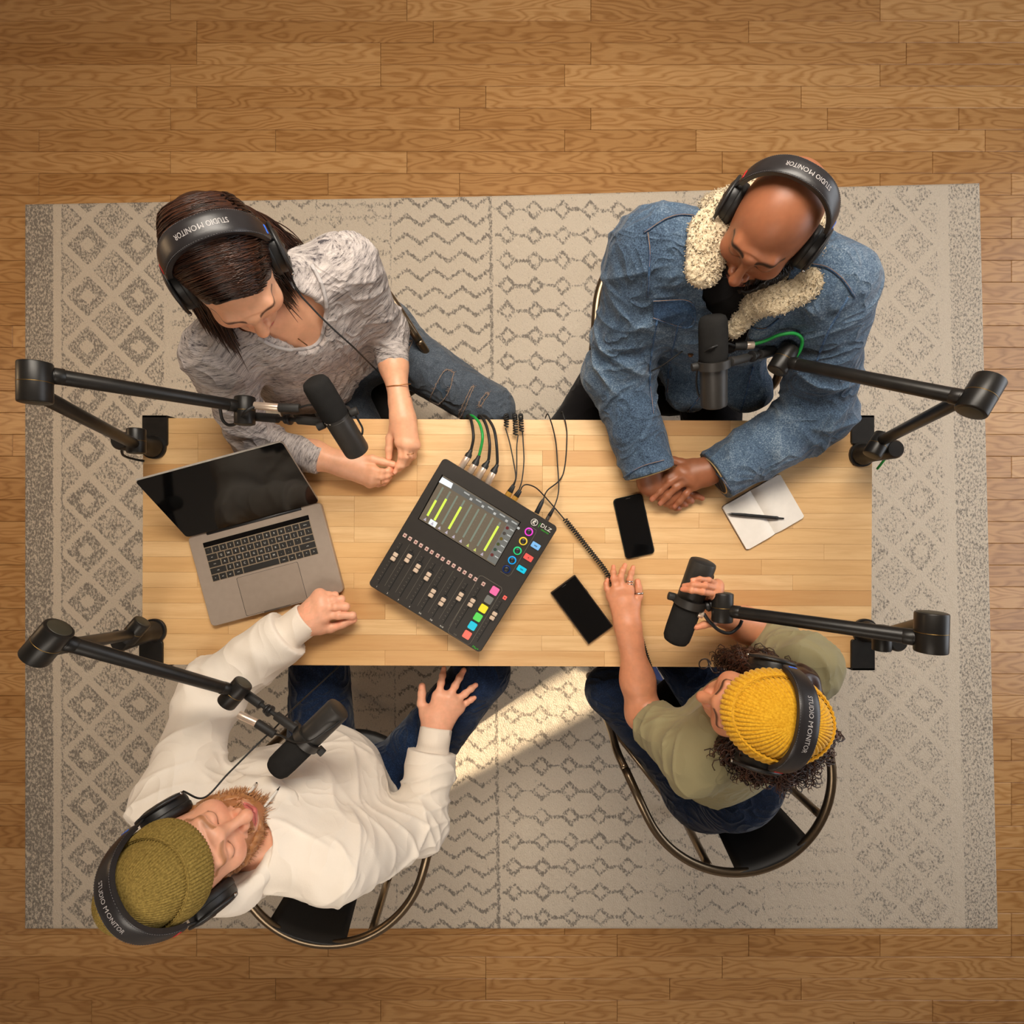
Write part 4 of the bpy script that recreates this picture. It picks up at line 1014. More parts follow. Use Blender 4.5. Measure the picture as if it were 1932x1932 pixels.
def drape_fn(obj, loc):
    from mathutils.bvhtree import BVHTree
    me = obj.data; bv = BVHTree.FromPolygons([v.co + Vector(loc) for v in me.vertices], [q.vertices[:] for q in me.polygons])
    def drape(pts, lift=.0015, n=6):
        out = []
        for x, y in spline(np.array([[*q, 0] for q in pts], float), n)[:, :2]:
            a_ = W(x, y, 1.6); d_ = unit(W(x, y, .6) - a_); hit = bv.ray_cast(Vector(a_), Vector(d_))
            if hit[0] is not None: out.append(np.array(hit[0]) + np.array(hit[1]) * lift)
        return np.array(out)
    return drape

class Body:
    def __init__(s, name, label, loc):
        s.th = Thing(name, label, 'person', loc, 'people sitting around the table'); s.isl = []          # skin islands
    def skin(s, V, Q, C): s.isl.append((V, Q, C))
    def finish(s):
        V = []; Q = []; C = []; n = 0
        for v, q, c in s.isl: V.append(v); Q.append(q + n); C.append(c); n += len(v)
        me = mesh_np('body', np.concatenate(V), np.concatenate(Q), True); set_col(me, np.concatenate(C)); s.body = s.th.mpart('body', me, M_SKIN)

# ---- head in local space: x = wearer's right, y = forward, z = up, origin between the ears
def head(B, C, fwd, up, neck, skin, lip, brow, nose=1.0, width=1.0, beard=None, scale=1.0, chest=None, female=False, lash=(.02, .012, .01), cran=1.0, jaw=1.0):
    fwd = unit(fwd); up = unit(np.asarray(up, float) - fwd * np.dot(up, fwd)); rt = np.cross(fwd, up); R = np.c_[rt, fwd, up] * scale; C = np.asarray(C, float)
    inv = np.linalg.inv(R); nb = inv @ (np.asarray(neck) - C)
    f = Field((-.13, -.15, -.26), (.13, .15, .15), .0022); w = width
    f.ell((0, -.012, .035), (.077 * w * cran ** .5, .100 * cran ** .7, .092 * cran), 0)
    f.ell((0, .024, -.020), (.066 * w, .070, .098), .03); f.ell((0, .034, -.072), (.054 * w * jaw, .054, .042), .03)
    f.ell((0, .082, -.100), (.020 * jaw, .018, .018), .03)
    for x in (-1, 1): f.ell((x * .041 * w, .066, -.016), (.026, .024, .024), .02)
    f.cone((-.036, .084, .035), (0, .091, .030), .012, .012, .02); f.cone((.036, .084, .035), (0, .091, .030), .012, .012, .02)
    for x in (-1, 1): f.ell((x * .032, .106, .013), (.019, .020, .0125), .014, op='sub')
    for x in (-1, 1): f.ell((x * .032, .0815, .012), (.0145, .0125, .0115), .005)
    f.cone((0, .089, .022), (0, .089 + .024 * nose, -.026), .0075, .0105, .014); f.ell((0, .090 + .024 * nose, -.029), (.0115 * nose, .012, .0105), .008)
    for x in (-1, 1): f.ell((x * .0135 * nose, .100, -.034), (.0085, .010, .0078), .007)
    f.ell((0, .080, -.062), (.032, .022, .022), .02)
    for x in (-1, 1): f.cone((x * .024, .089, -.062), (0, .102, -.058), .0045, .0062, .006); f.cone((x * .023, .089, -.065), (0, .101, -.070), .0045, .0078, .006)
    f.cone((-.026, .097, -.0635), (.026, .097, -.0635), .0018, .0018, .004, op='sub'); f.cone((0, .108, -.0635), (0, .104, -.0635), .002, .002, .004, op='sub')
    for x in (-1, 1): f.ell((x * .080 * w, -.010, -.002), (.010, .021, .031), .008)
    nr = .047 if female else .057
    f.cone((0, -.022, -.055), nb, nr, nr + .004, .03)
    if chest is not None:
        for a, b, ra, rb, fl in chest: f.cone(inv @ (np.asarray(a) - C), inv @ (np.asarray(b) - C), ra, rb, .03, flat=fl, flatn=(0, 1, .25))
    V, Q = f.mesh(2)
    # colours of the skin itself
    n = len(V); c = np.tile(np.array(skin, float), (n, 1)); x, y, z = V.T; ax = np.abs(x)
    mo = vnoise(V * 45)[:, None] * .05 + vnoise(V * 160)[:, None] * .04; c = c * (1 + mo)
    def blend(m, colr): nonlocal c; c = c * (1 - m[:, None]) + np.array(colr) * m[:, None]
    sm = lambda d, w_: np.clip(1 - d / w_, 0, 1)
    red = np.array(skin) * [1.06, .72, .66]
    blend(.45 * sm(np.hypot(ax - .045, z + .022), .03) * (y > .04), red); blend(.4 * sm(np.hypot(x, z + .030), .02) * (y > .09), red)
    lipm = ((np.hypot(x / 1.9, (z + .064) / .82) < .0135) & (y > .083) & (z > -.0785) & (z < -.0525)).astype(float); blend(lipm * .85, lip)
    blend(sm(np.abs(z + .0635), .0022) * (ax < .025) * (y > .08), np.array(lip) * .25)
    for sx in (-1, 1):
        xx = sx * x; zb = .0365 + .0045 * np.sin(np.clip((xx - .012) / .042, 0, 1) * np.pi) - .004 * np.clip((xx - .04) / .02, 0, 1)
        m = sm(np.abs(z - zb), .0056 if not female else .0042) * ((xx > .013) & (xx < .058) & (y > .045)); blend(np.clip(m * 1.5, 0, 1) * .95, brow)
        zl = .0085 - .0025 * (1 - ((xx - .032) / .016) ** 2)
        m = sm(np.abs(z - zl), .0026) * ((np.abs(xx - .032) < .0155) & (y > .06)); blend(np.clip(m * 1.6, 0, 1), lash)
        m = sm(np.abs(z - .0215), .0022) * ((np.abs(xx - .032) < .015) & (y > .06)); blend(m * .45, np.array(skin) * .55)
    if beard is not None:
        jl = (z < -.018 - np.clip((.055 - ax) * .8, 0, .1)) & (y > -.02); mus = (np.abs(z + .049) < .008) & (ax < .03) & (y > .085)
        bm = (((z < -.030) & (ax > .034)) | (z < -.080) | (np.abs(z + .05) < .0075) & (ax < .034)) & (y > -.005) & (z > -.16) & (lipm == 0)
        blend(bm * .9, beard)
    B.skin(V @ R.T + C, Q, c)
    return R, C

def beard_strands(B, R, C, n, length, colpair, name='beard', droop=.6, seed=1, forward=.5, bulk=0.):
    base = None
    if bulk:
        f = Field((-.11, -.06, -.18), (.11, .15, .02), .0035)
        f.ell((0, .040, -.078), (.064 + bulk, .060 + bulk * .6, .052 + bulk), 0); f.cone((-.066, .0, -.02), (-.058, .03, -.07), .010 + bulk * .5, .014 + bulk, .02); f.cone((.066, .0, -.02), (.058, .03, -.07), .010 + bulk * .5, .014 + bulk, .02)
        f.ell((0, .078, -.026), (.056, .062, .058), .008, op='sub'); f.ell((0, .108, -.064), (.027, .03, .016), .006, op='sub')
        V, Q = f.mesh(1); Nn = normals(V, Q); V = V + Nn * (vnoise(V * 160) * .0035)[:, None]
        me = mesh_np(name, V @ R.T + C, Q, True); set_col(me, (.3 + .2 * vnoise(V * 200))[:, None] * np.ones((1, 3))); base = B.th.mpart(name, me, hair_mat(name, *colpair)); name = 'beard_strands'
    rs = np.random.RandomState(seed); out = []
    ang = rs.uniform(-1.5, 1.5, n * 2); zz = rs.uniform(-.125, -.012, n * 2)
    ex = (.064 + bulk * .8) * np.sin(ang); k = np.clip((zz + .02) / -.1, 0, 1); rad = 1 - .30 * k ** 2
    x = ex * rad; y = .024 + (.062 + .012 * k) * np.cos(ang) * (1 - .12 * k)
    keep = (zz < -.030 - .004 * np.cos(ang * 2)) & ~((np.abs(x) < .030) & (zz > -.082)); keep |= (np.abs(zz + .049) < .0065) & (np.abs(x) < .030)
    x, y, zz = x[keep][:n], y[keep][:n], zz[keep][:n]; ang = ang[keep][:n]
    y = np.where((np.abs(x) < .030) & (zz > -.06), .094, y)
    d = np.stack([np.sin(ang) * 1.3, np.cos(ang) * forward, -droop * np.ones_like(x)], 1) + rs.normal(0, .35, (len(x), 3)); d /= np.linalg.norm(d, axis=1)[:, None]
    L = length * rs.uniform(.5, 1.1, len(x)) * np.where(zz > -.06, .55, 1.0); t = np.linspace(0, 1, 5)
    P = np.stack([x, y, zz], 1)[:, None] - d[:, None] * .003 + d[:, None] * (t[None, :, None] * L[:, None, None]); P[:, :, 2] -= (t ** 2)[None] * L[:, None] * .3
    P += rs.normal(0, .0012, P.shape) * t[None, :, None]
    V, Q = strands(P, np.array([.0011, .0010, .0009, .0007, .0003]))
    me = mesh_np(name, V @ R.T + C, Q, True); set_col(me, np.repeat(rs.rand(len(x), 1), 15, 0) * np.ones((1, 3))); 
    o = B.th.mpart(name, me, hair_mat(name, *colpair), base)
    if base is not None: o['kind'] = 'stuff'
    return o

# ---- hands traced finger by finger
def hand(f, wrist, fingers, thumb, rad=.0082, palm_r=.0125, wr=.021, nails=None, k=.006, kf=.0035, dn=(0, 0, 1), palm_flat=.8):
    """wrist: 3d; fingers: list of four polylines starting at the knuckle; thumb: polyline starting at its root"""
    wrist = np.asarray(wrist, float); tips = []
    kn = [np.asarray(p[0], float) for p in fingers]
    for i, p in enumerate(kn):
        a = wrist + (p - np.mean(kn, 0)) * .42
        f.cone(a, p, palm_r * 1.22, palm_r * .82, .016, flat=palm_flat, flatn=dn)
    for i in range(3): f.cone(kn[i], kn[i + 1], palm_r * .82, palm_r * .82, .010)
    c = np.mean(kn, 0) * .55 + wrist * .45; f.cone(wrist, c, wr * .92, palm_r * 1.35, .02, flat=.72, flatn=dn)
    for i, p in enumerate(fingers):
        p = np.asarray(p, float); r = rad * (1.0, 1.04, .98, .86)[i]; m = len(p) - 1
        for j in range(m):
            f.cone(p[j], p[j + 1], r * (1.08 - .30 * j / max(m, 1)), r * (1.08 - .30 * (j + 1) / max(m, 1)), .0035 * kf / .0035 if j else k)
            if 0 < j: f.ell(p[j], (r * 1.0,) * 3, .004)
        tips.append((p[-1], unit(p[-1] - p[-2]), r))
    t = np.asarray(thumb, float)
    f.cone(wrist * .6 + t[0] * .4, t[0], palm_r * 1.1, palm_r * 1.05, .014)
    for j in range(len(t) - 1): f.cone(t[j], t[j + 1], rad * (1.35 - .3 * j / (len(t) - 1)), rad * (1.35 - .3 * (j + 1) / (len(t) - 1)), .008 if j == 0 else .005)
    tips.append((t[-1], unit(t[-1] - t[-2]), rad * 1.05))
    return tips
def hand_colors(V, skin, tips, up=(0, 0, 1), kn=None):
    c = np.tile(np.array(skin, float), (len(V), 1)) * (1 + vnoise(V * 60)[:, None] * .05 + vnoise(V * 200)[:, None] * .04)
    red = np.array(skin) * [1.05, .74, .68]; nail = np.array(skin) * [1.12, .98, .95] + .03
    for p, d, r in tips:
        dd = np.linalg.norm(V - p, axis=1); m = np.clip(1 - dd / .02, 0, 1)[:, None] * .5; c = c * (1 - m) + red * m
        u = unit(np.asarray(up, float) - d * np.dot(up, d)); q = V - (p - d * .001); w = np.cross(d, u)
        h = q @ u; a = q @ d; b = q @ w
        nm = ((h > r * .42) & (np.abs(a) < .0062) & (np.abs(b) < r * .62)).astype(float)[:, None] * .8; c = c * (1 - nm) + nail * nm
    for p in (kn or []):
        m = np.clip(1 - np.linalg.norm(V - np.asarray(p), axis=1) / .014, 0, 1)[:, None] * .3; c = c * (1 - m) + red * m
    return c
def arm_skin(B, skin, elbow, wrist, fingers, thumb, re=.042, rw=.024, rad=.0082, palm_r=.0125, h=.0021, upper=None, dn=(0, 0, 1), up=(0, 0, 1), wflat=.85, palm_flat=.8, start=0.0, kf=.0035):
    elbow = np.asarray(elbow, float); wrist = np.asarray(wrist, float); pts = [elbow * (1 - start) + wrist * start, wrist] + [np.asarray(q) for p in fingers for q in p] + [np.asarray(q) for q in thumb] + ([upper[0]] if upper else [])
    pts = np.array([np.asarray(p, float) for p in pts]); f = Field(pts.min(0) - .06, pts.max(0) + .06, h)
    e = elbow * (1 - start) + wrist * start
    mid = e + (wrist - e) * .38
    f.cone(e, mid, re, re * .97, .02); f.cone(mid, wrist, re * .95, rw, .03); f.cone(wrist * .75 + mid * .25, wrist, rw * 1.12, rw, .02, flat=wflat, flatn=dn)
    if upper: f.cone(upper[0], elbow, upper[1], re * 1.0, .03)
    tips = hand(f, wrist, fingers, thumb, rad, palm_r, rw, dn=dn, palm_flat=palm_flat, kf=kf, k=min(.006, kf * 1.7))
    V, Q = f.mesh(1); C = hand_colors(V, skin, tips, up, [p[0] for p in fingers] + [p[1] for p in fingers]); B.skin(V, Q, C)
    return tips

# ---- clothes
def fold_disp(V, N, segs, amp, seed=0., elbow=(), around=.10, along=.026, damp=()):
    """soft cloth folds: ridges across the nearest bone, stronger round the listed joints"""
    DD, SS, AA = bonecoords(V, segs); ww = np.exp(-(DD - DD.min(0)) / .014); ww /= ww.sum(0)
    warp = vnoise(V * 7 + seed) * .035 + vnoise(V * 19 + seed) * .008; f_ = np.zeros(len(V))
    for k in range(len(segs)):
        S, A = SS[k], AA[k]
        def crease(sl, al, ar, q): return (1 - np.abs(vnoise(np.stack([(S + warp + A * sl) / al, A / ar, np.full(len(V), k * 3.7 + seed + q)], 1)))) ** 3.2
        f_ += ww[k] * (crease(.55, along * 1.5, around * 2.2, 0.) * .85 + crease(-.6, along * .95, around * 1.5, 11.) * .60 - .52 + .25 * vnoise(np.stack([(S + warp) / (along * 3), A / (around * 1.2), np.full(len(V), k * 5.1 + seed + 9)], 1)))
    w = np.full(len(V), .38)
    for p, rad, s in elbow: w = np.maximum(w, s * np.clip(1 - np.linalg.norm(V - np.asarray(p), axis=1) / rad, 0, 1) ** .7)
    for p, r0, r1 in damp: w = w * np.clip((np.linalg.norm(V - np.asarray(p), axis=1) - r0) / r1, 0.05, 1)
    d = amp * w * f_; I = DD.argmin(0); n = np.arange(len(V))
    return d, SS[I, n], AA[I, n], I
def cloth(B, name, f, mat, segs, amp, seed=0., joints=(), label=None, parent=None, relax=1, around=.10, along=.026, extra=None, damp=()):
    f.subbox((-.948, TABLE_Y[-1] + .003, .690), (.930, TABLE_Y[1] - .003, .741)); V, Q = f.mesh(relax); N = normals(V, Q); d, S, A, I = fold_disp(V, N, segs, amp, seed, joints, around, along, damp)
    if extra is not None: d = d + extra(V, N)
    V = V + N * d[:, None]
    me = mesh_np(name, V, Q, True)
    fl = np.stack([S, A, I * 1.7], 1).astype(np.float32); a = me.attributes.new('flow', 'FLOAT_VECTOR', 'POINT'); a.data.foreach_set('vector', fl.ravel())
    b = me.attributes.new('ridge', 'FLOAT', 'POINT'); b.data.foreach_set('value', (d / max(amp, 1e-6)).astype(np.float32))
    return B.th.mpart(name, me, mat, parent, label)

def denim(name, dark, mid, light, fade=.6, twill=900):
    t = NT(name); c = t.coord(); r = t.n('ShaderNodeAttribute', attribute_name='ridge').outputs['Fac']
    n1 = t.noise(c, 5, 3, .5); n2 = t.noise(c, 330, 3, .75); n3 = t.noise(c, 60, 4, .65)
    f = t.math('ADD', t.math('ADD', t.math('MULTIPLY', t.math('SUBTRACT', n1, .5), .55), t.math('MULTIPLY', t.math('SUBTRACT', n2, .5), 1.5)), t.math('ADD', t.math('MULTIPLY', r, fade * .55), t.math('MULTIPLY', t.math('SUBTRACT', n3, .5), .45)))
    t.set(Base_Color=t.ramp(t.math('ADD', f, .42), [(.05, dark), (.5, mid), (.95, light)]), Roughness=.9, Specular_IOR_Level=.12, Sheen_Weight=.15, Normal=t.bump(n2, .35, .0012, t.bump(t.wrinkle(c, 11), .55, .010))); return t.m
def knit(name, dark, light, streak=True):
    t = NT(name); fl = t.n('ShaderNodeAttribute', attribute_name='flow').outputs['Vector']; c = t.coord()
    s = t.noise(t.mapping(fl, (520, 52, 1)), 1.0, 4, .7); s2 = t.noise(t.mapping(fl, (170, 22, 1)), 1.0, 3, .6); fine = t.noise(c, 500, 2)
    f = t.math('ADD', t.math('ADD', t.math('MULTIPLY', s, .75), t.math('MULTIPLY', s2, .45)), t.math('MULTIPLY', fine, .15))
    t.set(Base_Color=t.ramp(f, [(.53, dark), (.64, tuple(a * .4 + b * .6 for a, b in zip(dark, light))), (.80, light)]), Roughness=.95, Specular_IOR_Level=.1, Normal=t.bump(t.math('ADD', s, fine), .25, .0012, t.bump(t.wrinkle(c, 13), .5, .008))); return t.m
def cotton(name, colr, var=.05, bump=.25, scale=420, wr=.45):
    t = NT(name); c = t.coord(); f = t.noise(c, 14, 3); g = t.noise(c, scale, 2)
    t.set(Base_Color=t.ramp(f, [(.3, tuple(v * (1 - var) for v in colr)), (.7, tuple(min(1, v * (1 + var)) for v in colr))]), Roughness=.95, Specular_IOR_Level=.1, Sheen_Weight=.12, Normal=t.bump(g, bump, .0008, t.bump(t.wrinkle(c, 8, 1.2), wr, .009))); return t.m

def torso_field(p, grow=0.0, h=.0055, waist=.140, chest=.160, depth=.66, belly=.0, sh=.060, arm=(.062, .052, .042), arms=True, hips=.165, lo=None):
    """solid of a shirt or jacket"""
    N, SL, SR, EL, ER, WL, WR, PV = [np.asarray(p[k], float) for k in ('N', 'SL', 'SR', 'EL', 'ER', 'WL', 'WR', 'PV')]
    r = unit(SR - SL); u = unit((SL + SR) / 2 - PV); fw = np.cross(u, r); fw = unit(fw); mid = (SL + SR) / 2
    pts = np.array([N, SL, SR, EL, ER, WL, WR, PV]); f = Field(pts.min(0) - .17, pts.max(0) + .17, h); g = grow
    ch = mid - u * .12 + fw * .012; wa = PV + (mid - PV) * .38; hp = PV
    f.cone(hp, wa, hips + g, waist + g, 0, flat=depth, flatn=fw); f.cone(wa, ch, waist + g, chest + g, .04, flat=depth, flatn=fw)
    f.cone(ch, mid - u * .035, chest + g, .110 + g, .05, flat=depth, flatn=fw)
    if belly: f.ell(wa + fw * .05, (waist * .85 + g, .115 + belly, .14), .06, np.c_[r, fw, u])
    f.cone(SL - u * .01, SR - u * .01, sh + g, sh + g, .06, flat=.9, flatn=fw); f.cone(N, SL * .75 + N * .25, .058 + g, sh * .95 + g, .05); f.cone(N, SR * .75 + N * .25, .058 + g, sh * .95 + g, .05)
    if arms:
        for S, E, Wr in ((SL, EL, WL), (SR, ER, WR)):
            f.cone(S, E, arm[0] + g, arm[1] + g, .045); f.cone(E, Wr, arm[1] + g, arm[2] + g, .03)
    return f, dict(r=r, u=u, fw=fw, mid=mid, ch=ch, wa=wa)

def leg_field(p, hip=.098, knee=.068, ankle=.050, h=.0065, seat=.135):
    HL, HR, KL, KR, AL, AR = [np.asarray(p[k], float) for k in ('HL', 'HR', 'KL', 'KR', 'AL', 'AR')]
    pts = np.array([HL, HR, KL, KR, AL, AR]); f = Field(pts.min(0) - .17, pts.max(0) + .17, h)
    pv = (HL + HR) / 2; f.cone(HL + [0, 0, .01], HR + [0, 0, .01], seat * .85, seat * .85, .03); f.cone(pv, pv + (np.asarray(p['PV']) - pv) + [0, 0, .07], seat * 1.05, seat * 1.0, .05, flat=.72, flatn=np.cross([0, 0, 1], unit(HR - HL)))
    for a, b, c in ((HL, KL, AL), (HR, KR, AR)):
        f.cone(a, b, hip, knee, .04); f.cone(b, c, knee * .97, ankle, .03)
    return f
def shoe(B, ankle, fwd, mat, sole, label=None):
    fwd = unit([fwd[0], fwd[1], 0]); a = np.asarray(ankle, float); o = np.array([a[0], a[1], .012])
    f = Field(o + [-.26, -.26, -.02], o + [.26, .26, .16], .005)
    f.cone(o + [0, 0, .045] - fwd * .03, o + fwd * .15 + [0, 0, .032], .042, .036, .02); f.cone(o - fwd * .02 + [0, 0, .04], o - fwd * .01 + [0, 0, .095], .042, .044, .02); f.cut(o + [0, 0, .018], (0, 0, -1))
    V, Q = f.mesh(2); s = B.th.mpart('shoe', mesh_np('shoe', V, Q, True), mat, None, label)
    g = G(); c = np.cross(fwd, [0, 0, 1]); pr = [(-.075, 0), (-.06, .03), (0, .038), (.1, .042), (.16, .034), (.185, .0)]; poly = [o[:2] + fwd[:2] * x + c[:2] * y for x, y in pr] + [o[:2] + fwd[:2] * x - c[:2] * y for x, y in pr[-2:0:-1]]
    if np.cross(poly[1] - poly[0], poly[2] - poly[1]) < 0: poly = poly[::-1]
    B.th.part('sole', G().prism(poly, .0125, .033, .002), sole, s)

# ---- knitted beanie as a ribbed shell in head space
def beanie(B, R, C, mat, nrib=66, cuff=.062, depth=.0036, rim_front=.045, rim_back=-.012, top=.165, slouch=.03, tilt=0., grow=1.0, name='beanie'):
    nt = nrib * 8; nv = 40; th = np.linspace(0, 2 * np.pi, nt, endpoint=False)
    def surf(v, off, rib):
        """v: 0 at the rim .. 1 at the crown"""
        a = np.minimum(v, 1) * np.pi / 2; ca = np.cos(a) ** .62; sa = np.sin(a) ** 1.05
        rx, ry = .0800 * grow + off, .1015 * grow + off
        rb = rib * (np.abs(np.cos(th * nrib / 2)) ** .6 - .6) * np.minimum(1, ca * 1.8)
        x = (rx * ca + rb) * np.cos(th); y = (ry * ca + rb) * np.sin(th) - .012 - slouch * sa ** 2
        zr = (rim_front + rim_back) / 2 + (rim_front - rim_back) / 2 * np.sin(th)
        return np.stack([x, y, zr + (top - zr) * sa], 1)
    rows = [surf(v, .000, depth) for v in np.linspace(.02, 1, nv)]
    V = np.concatenate(rows); i = np.arange(nv - 1)[:, None]; j = np.arange(nt)[None]; j2 = (j + 1) % nt
    q = np.stack([i * nt + j, i * nt + j2, (i + 1) * nt + j2, (i + 1) * nt + j], -1).reshape(-1, 4)
    ct, st = math.cos(tilt), math.sin(tilt); RT = np.array([[1, 0, 0], [0, ct, -st], [0, st, ct]])
    o = B.th.mpart(name, mesh_np(name, (V @ RT.T) @ R.T + C, q, True), mat)
    # folded cuff: two layers joined by a rolled edge
    vc = .36
    prof = [(0.0, .0005), (-.02, .003), (-.01, .0065), (.03, .0085)] + [(v, .0092) for v in np.linspace(.06, vc - .03, 9)] + [(vc - .008, .0085), (vc + .004, .006), (vc + .002, .002)]
    rows = [surf(max(v, 0), o_, depth) + np.array([0, 0, min(v, 0) * .12]) for v, o_ in prof]; V = np.concatenate(rows); m = len(rows)
    i = np.arange(m - 1)[:, None]; q = np.stack([i * nt + j, i * nt + j2, (i + 1) * nt + j2, (i + 1) * nt + j], -1).reshape(-1, 4)
    cf = B.th.mpart('beanie_cuff', mesh_np('beanie_cuff', (V @ RT.T) @ R.T + C, q, True), mat, o)
    e = surf(vc + .002, .0072, .001)[::4]; e = np.concatenate([e, e[:1]])
    B.th.mpart('cuff_edge', mesh_np('cuff_edge', *(lambda g: (g.verts() @ RT.T @ R.T + C, g.F[0]))(G().tube(e, .0016, 6, False)), True), mat, o)
    return o

# ---- over-ear headphones
M_LEATHER = plain('headband_leather', srgb(36, 33, 34), .36, bump=.12, bscale=700)
M_PAD = plain('ear_pad', srgb(22, 21, 21), .5, bump=.3, bscale=300)
M_BLUE = plain('blue_tab', srgb(36, 104, 220), .4); M_RED = plain('red_tab', srgb(205, 30, 34), .4)
def headphones(label, R, C, half=.098, height=.150, tilt=.0, rev=False, drop=0., cup_y=-.004, cable=None, cup_gap=.0, lateral=0.):
    ct, st = math.cos(tilt), math.sin(tilt); RT = np.array([[1, 0, 0], [0, ct, -st], [0, st, ct]])
    if lateral: cl, sl = math.cos(lateral), math.sin(lateral); RT = RT @ np.array([[cl, -sl, 0], [sl, cl, 0], [0, 0, 1]])
    M = R @ RT; base = C + M @ np.array([0, 0, height])
    th = Thing('headphones', label, 'headphones', base, 'headphones worn by the people'); X = lambda g: g.xf(M, C)
    z0 = .012 + drop; hz = height - z0
    def arc(t, off=0.): return np.array([(half + off) * math.copysign(abs(math.sin(t)) ** .86, math.sin(t)), cup_y, z0 + (hz + off) * abs(math.cos(t)) ** .86])
    ts = np.linspace(-1.22, 1.22, 49)
    # padded leather band
    V = []; prof = [(-1, -.0045), (-1, .0035), (-.86, .0052), (-.5, .0060), (0, .0063), (.5, .0060), (.86, .0052), (1, .0035), (1, -.0045), (0, -.0062)]; m = len(prof)
    for t in ts:
        p = arc(t); q = arc(t + .01) - arc(t - .01); n = unit([-q[2] * 1.0, 0, q[0]]); n = n if n[2] > 0 or abs(t) > 1.4 else -n; wd = .0205 - .0055 * (abs(t) / 1.22) ** 3
        for a, b in prof: V.append(p + np.array([0, a * wd, 0]) + n * b)
    i = np.arange(len(ts) - 1)[:, None]; j = np.arange(m)[None]; j2 = (j + 1) % m; q = np.stack([i * m + j, (i + 1) * m + j, (i + 1) * m + j2, i * m + j2], -1).reshape(-1, 4)
    band = th.part('headband', X(G().add(V, [q, np.arange(m)[None], np.arange(m)[::-1][None] + m * (len(ts) - 1)])), M_LEATHER, ang=50)
    g = G()
    for s in (-1, 1):       # stitched seams
        for t in np.linspace(-1.1, 1.1, 60):
            p = arc(t); qq = arc(t + .01) - arc(t - .01); n = unit([-qq[2], 0, qq[0]]); n = n if n[2] > 0 else -n; wd = .0205 - .0055 * (abs(t) / 1.22) ** 3
            g.tube([p + [0, s * wd * .93, 0] + n * .0048 - unit(qq) * .0012, p + [0, s * wd * .93, 0] + n * .0048 + unit(qq) * .0012], .0005, 4)
    o = th.part('stitching', X(g), plain('stitch_grey', srgb(96, 92, 92), .6), band); o['kind'] = 'stuff'
    # lettering wrapped round the band
    tg = text_geo('STUDIO MONITOR', .0132, .0); tv = tg.verts(); sgn = -1 if rev else 1; out = np.zeros_like(tv); Lt = (height * .95)
    for k, (x, y, z) in enumerate(tv):
        x, y = sgn * x, sgn * y; t = x / Lt - sgn * .03; p = arc(t); qq = arc(t + .01) - arc(t - .01); n = unit([-qq[2], 0, qq[0]]); n = n if n[2] > 0 else -n
        out[k] = p + [0, y, 0] + n * .0066
    tg.V = [out]; th.part('lettering', X(tg), plain('grey_print', srgb(176, 170, 168), .5), band, smooth=False)
    for s, mm in ((-1, M_RED if rev else M_BLUE), (1, M_BLUE if rev else M_RED)):
        t = s * 1.15; p = arc(t); qq = arc(t + .01) - arc(t - .01); n = unit([-qq[2], 0, qq[0]]); n = n if n[2] > 0 else -n; q_ = unit(qq)
        RR = np.c_[q_, [0, 1, 0], np.cross(q_, [0, 1, 0])]
        th.part('side_tab', X(G().box(p + n * .0052, (.006, .017, .0035), .001, RR)), mm, band)
        e = arc(s * 1.22); cx = s * (half - .004 + cup_gap)
        yo = th.part('slider_arm', X(G().tube(spline([e + [0, 0, .004], e + [s * .002, 0, -.012], [cx + s * .014, cup_y, .024], [cx + s * .018, cup_y, .004]], 6), .0042, 8, True, flat=.55, up=(1, 0, 0))), M_BLACKPL)
        ring = [np.array([cx + s * .010, cup_y + .046 * math.sin(a), -.004 + .046 * math.cos(a)]) for a in np.linspace(-1.75, 1.75, 21)]
        th.part('yoke', X(G().tube(ring, .0036, 8)), M_BLACKPL, yo)
        th.part('hinge_screw', X(G().cyl((cx + s * .010, cup_y + .047, -.006), (cx + s * .010, cup_y + .051, -.006), .003, n=10)), M_STEEL, yo)
        cu = G().lathe([(0, .026), (.030, .0255), (.037, .023), (.0405, .017), (.0415, .010), (.0415, .002), (0, .002)], (0, 0, 0), (s, 0, 0), 32)
        cu.xf(np.diag([1, .92, 1.12]), (cx - s * .008, cup_y, -.004)); co = th.part('ear_cup', X(cu), M_BLACKPL, ang=35)
        pd = G().lathe([(.018, 0), (.030, -.0145), (.038, -.0135), (.0425, -.008), (.0430, 0), (.040, .003), (.018, .003)], (0, 0, 0), (s, 0, 0), 32); pd.xf(np.diag([1, .92, 1.12]), (cx - s * .008, cup_y, -.004)); th.part('ear_pad', X(pd), M_PAD, co)
    if cable is not None:
        th.part('cable', G().tube(spline(cable, 10), .0019, 7), M_RUBBER)
    return th
# ---------------------------------------------------------------- people
def zz(ox, oy, s, z):
    """crop coordinates -> world at height z"""
    return lambda x, y, dz=0.: W(ox + x / s, oy + y / s, z + dz)
def seg_list(p, arms=True):
    N, SL, SR, EL, ER, WL, WR, PV = [np.asarray(p[k], float) for k in ('N', 'SL', 'SR', 'EL', 'ER', 'WL', 'WR', 'PV')]
    s = [(PV, (SL + SR) / 2, .15)]
    if arms: s += [(SL, EL, .06), (EL, WL, .05), (SR, ER, .06), (ER, WR, .05)]
    return s
def inner(B, p, skin, **kw):
    f, _ = torso_field(p, grow=-.014, h=.006, arms=False, **kw); V, Q = f.mesh(1); B.skin(V, Q, np.tile(np.array(skin), (len(V), 1)) * (1 + vnoise(V * 50)[:, None] * .04))
    lf = leg_field(p, .07, .048, .035, .011, .10); V, Q = lf.mesh(1); B.skin(V, Q, np.tile(np.array(skin), (len(V), 1)))

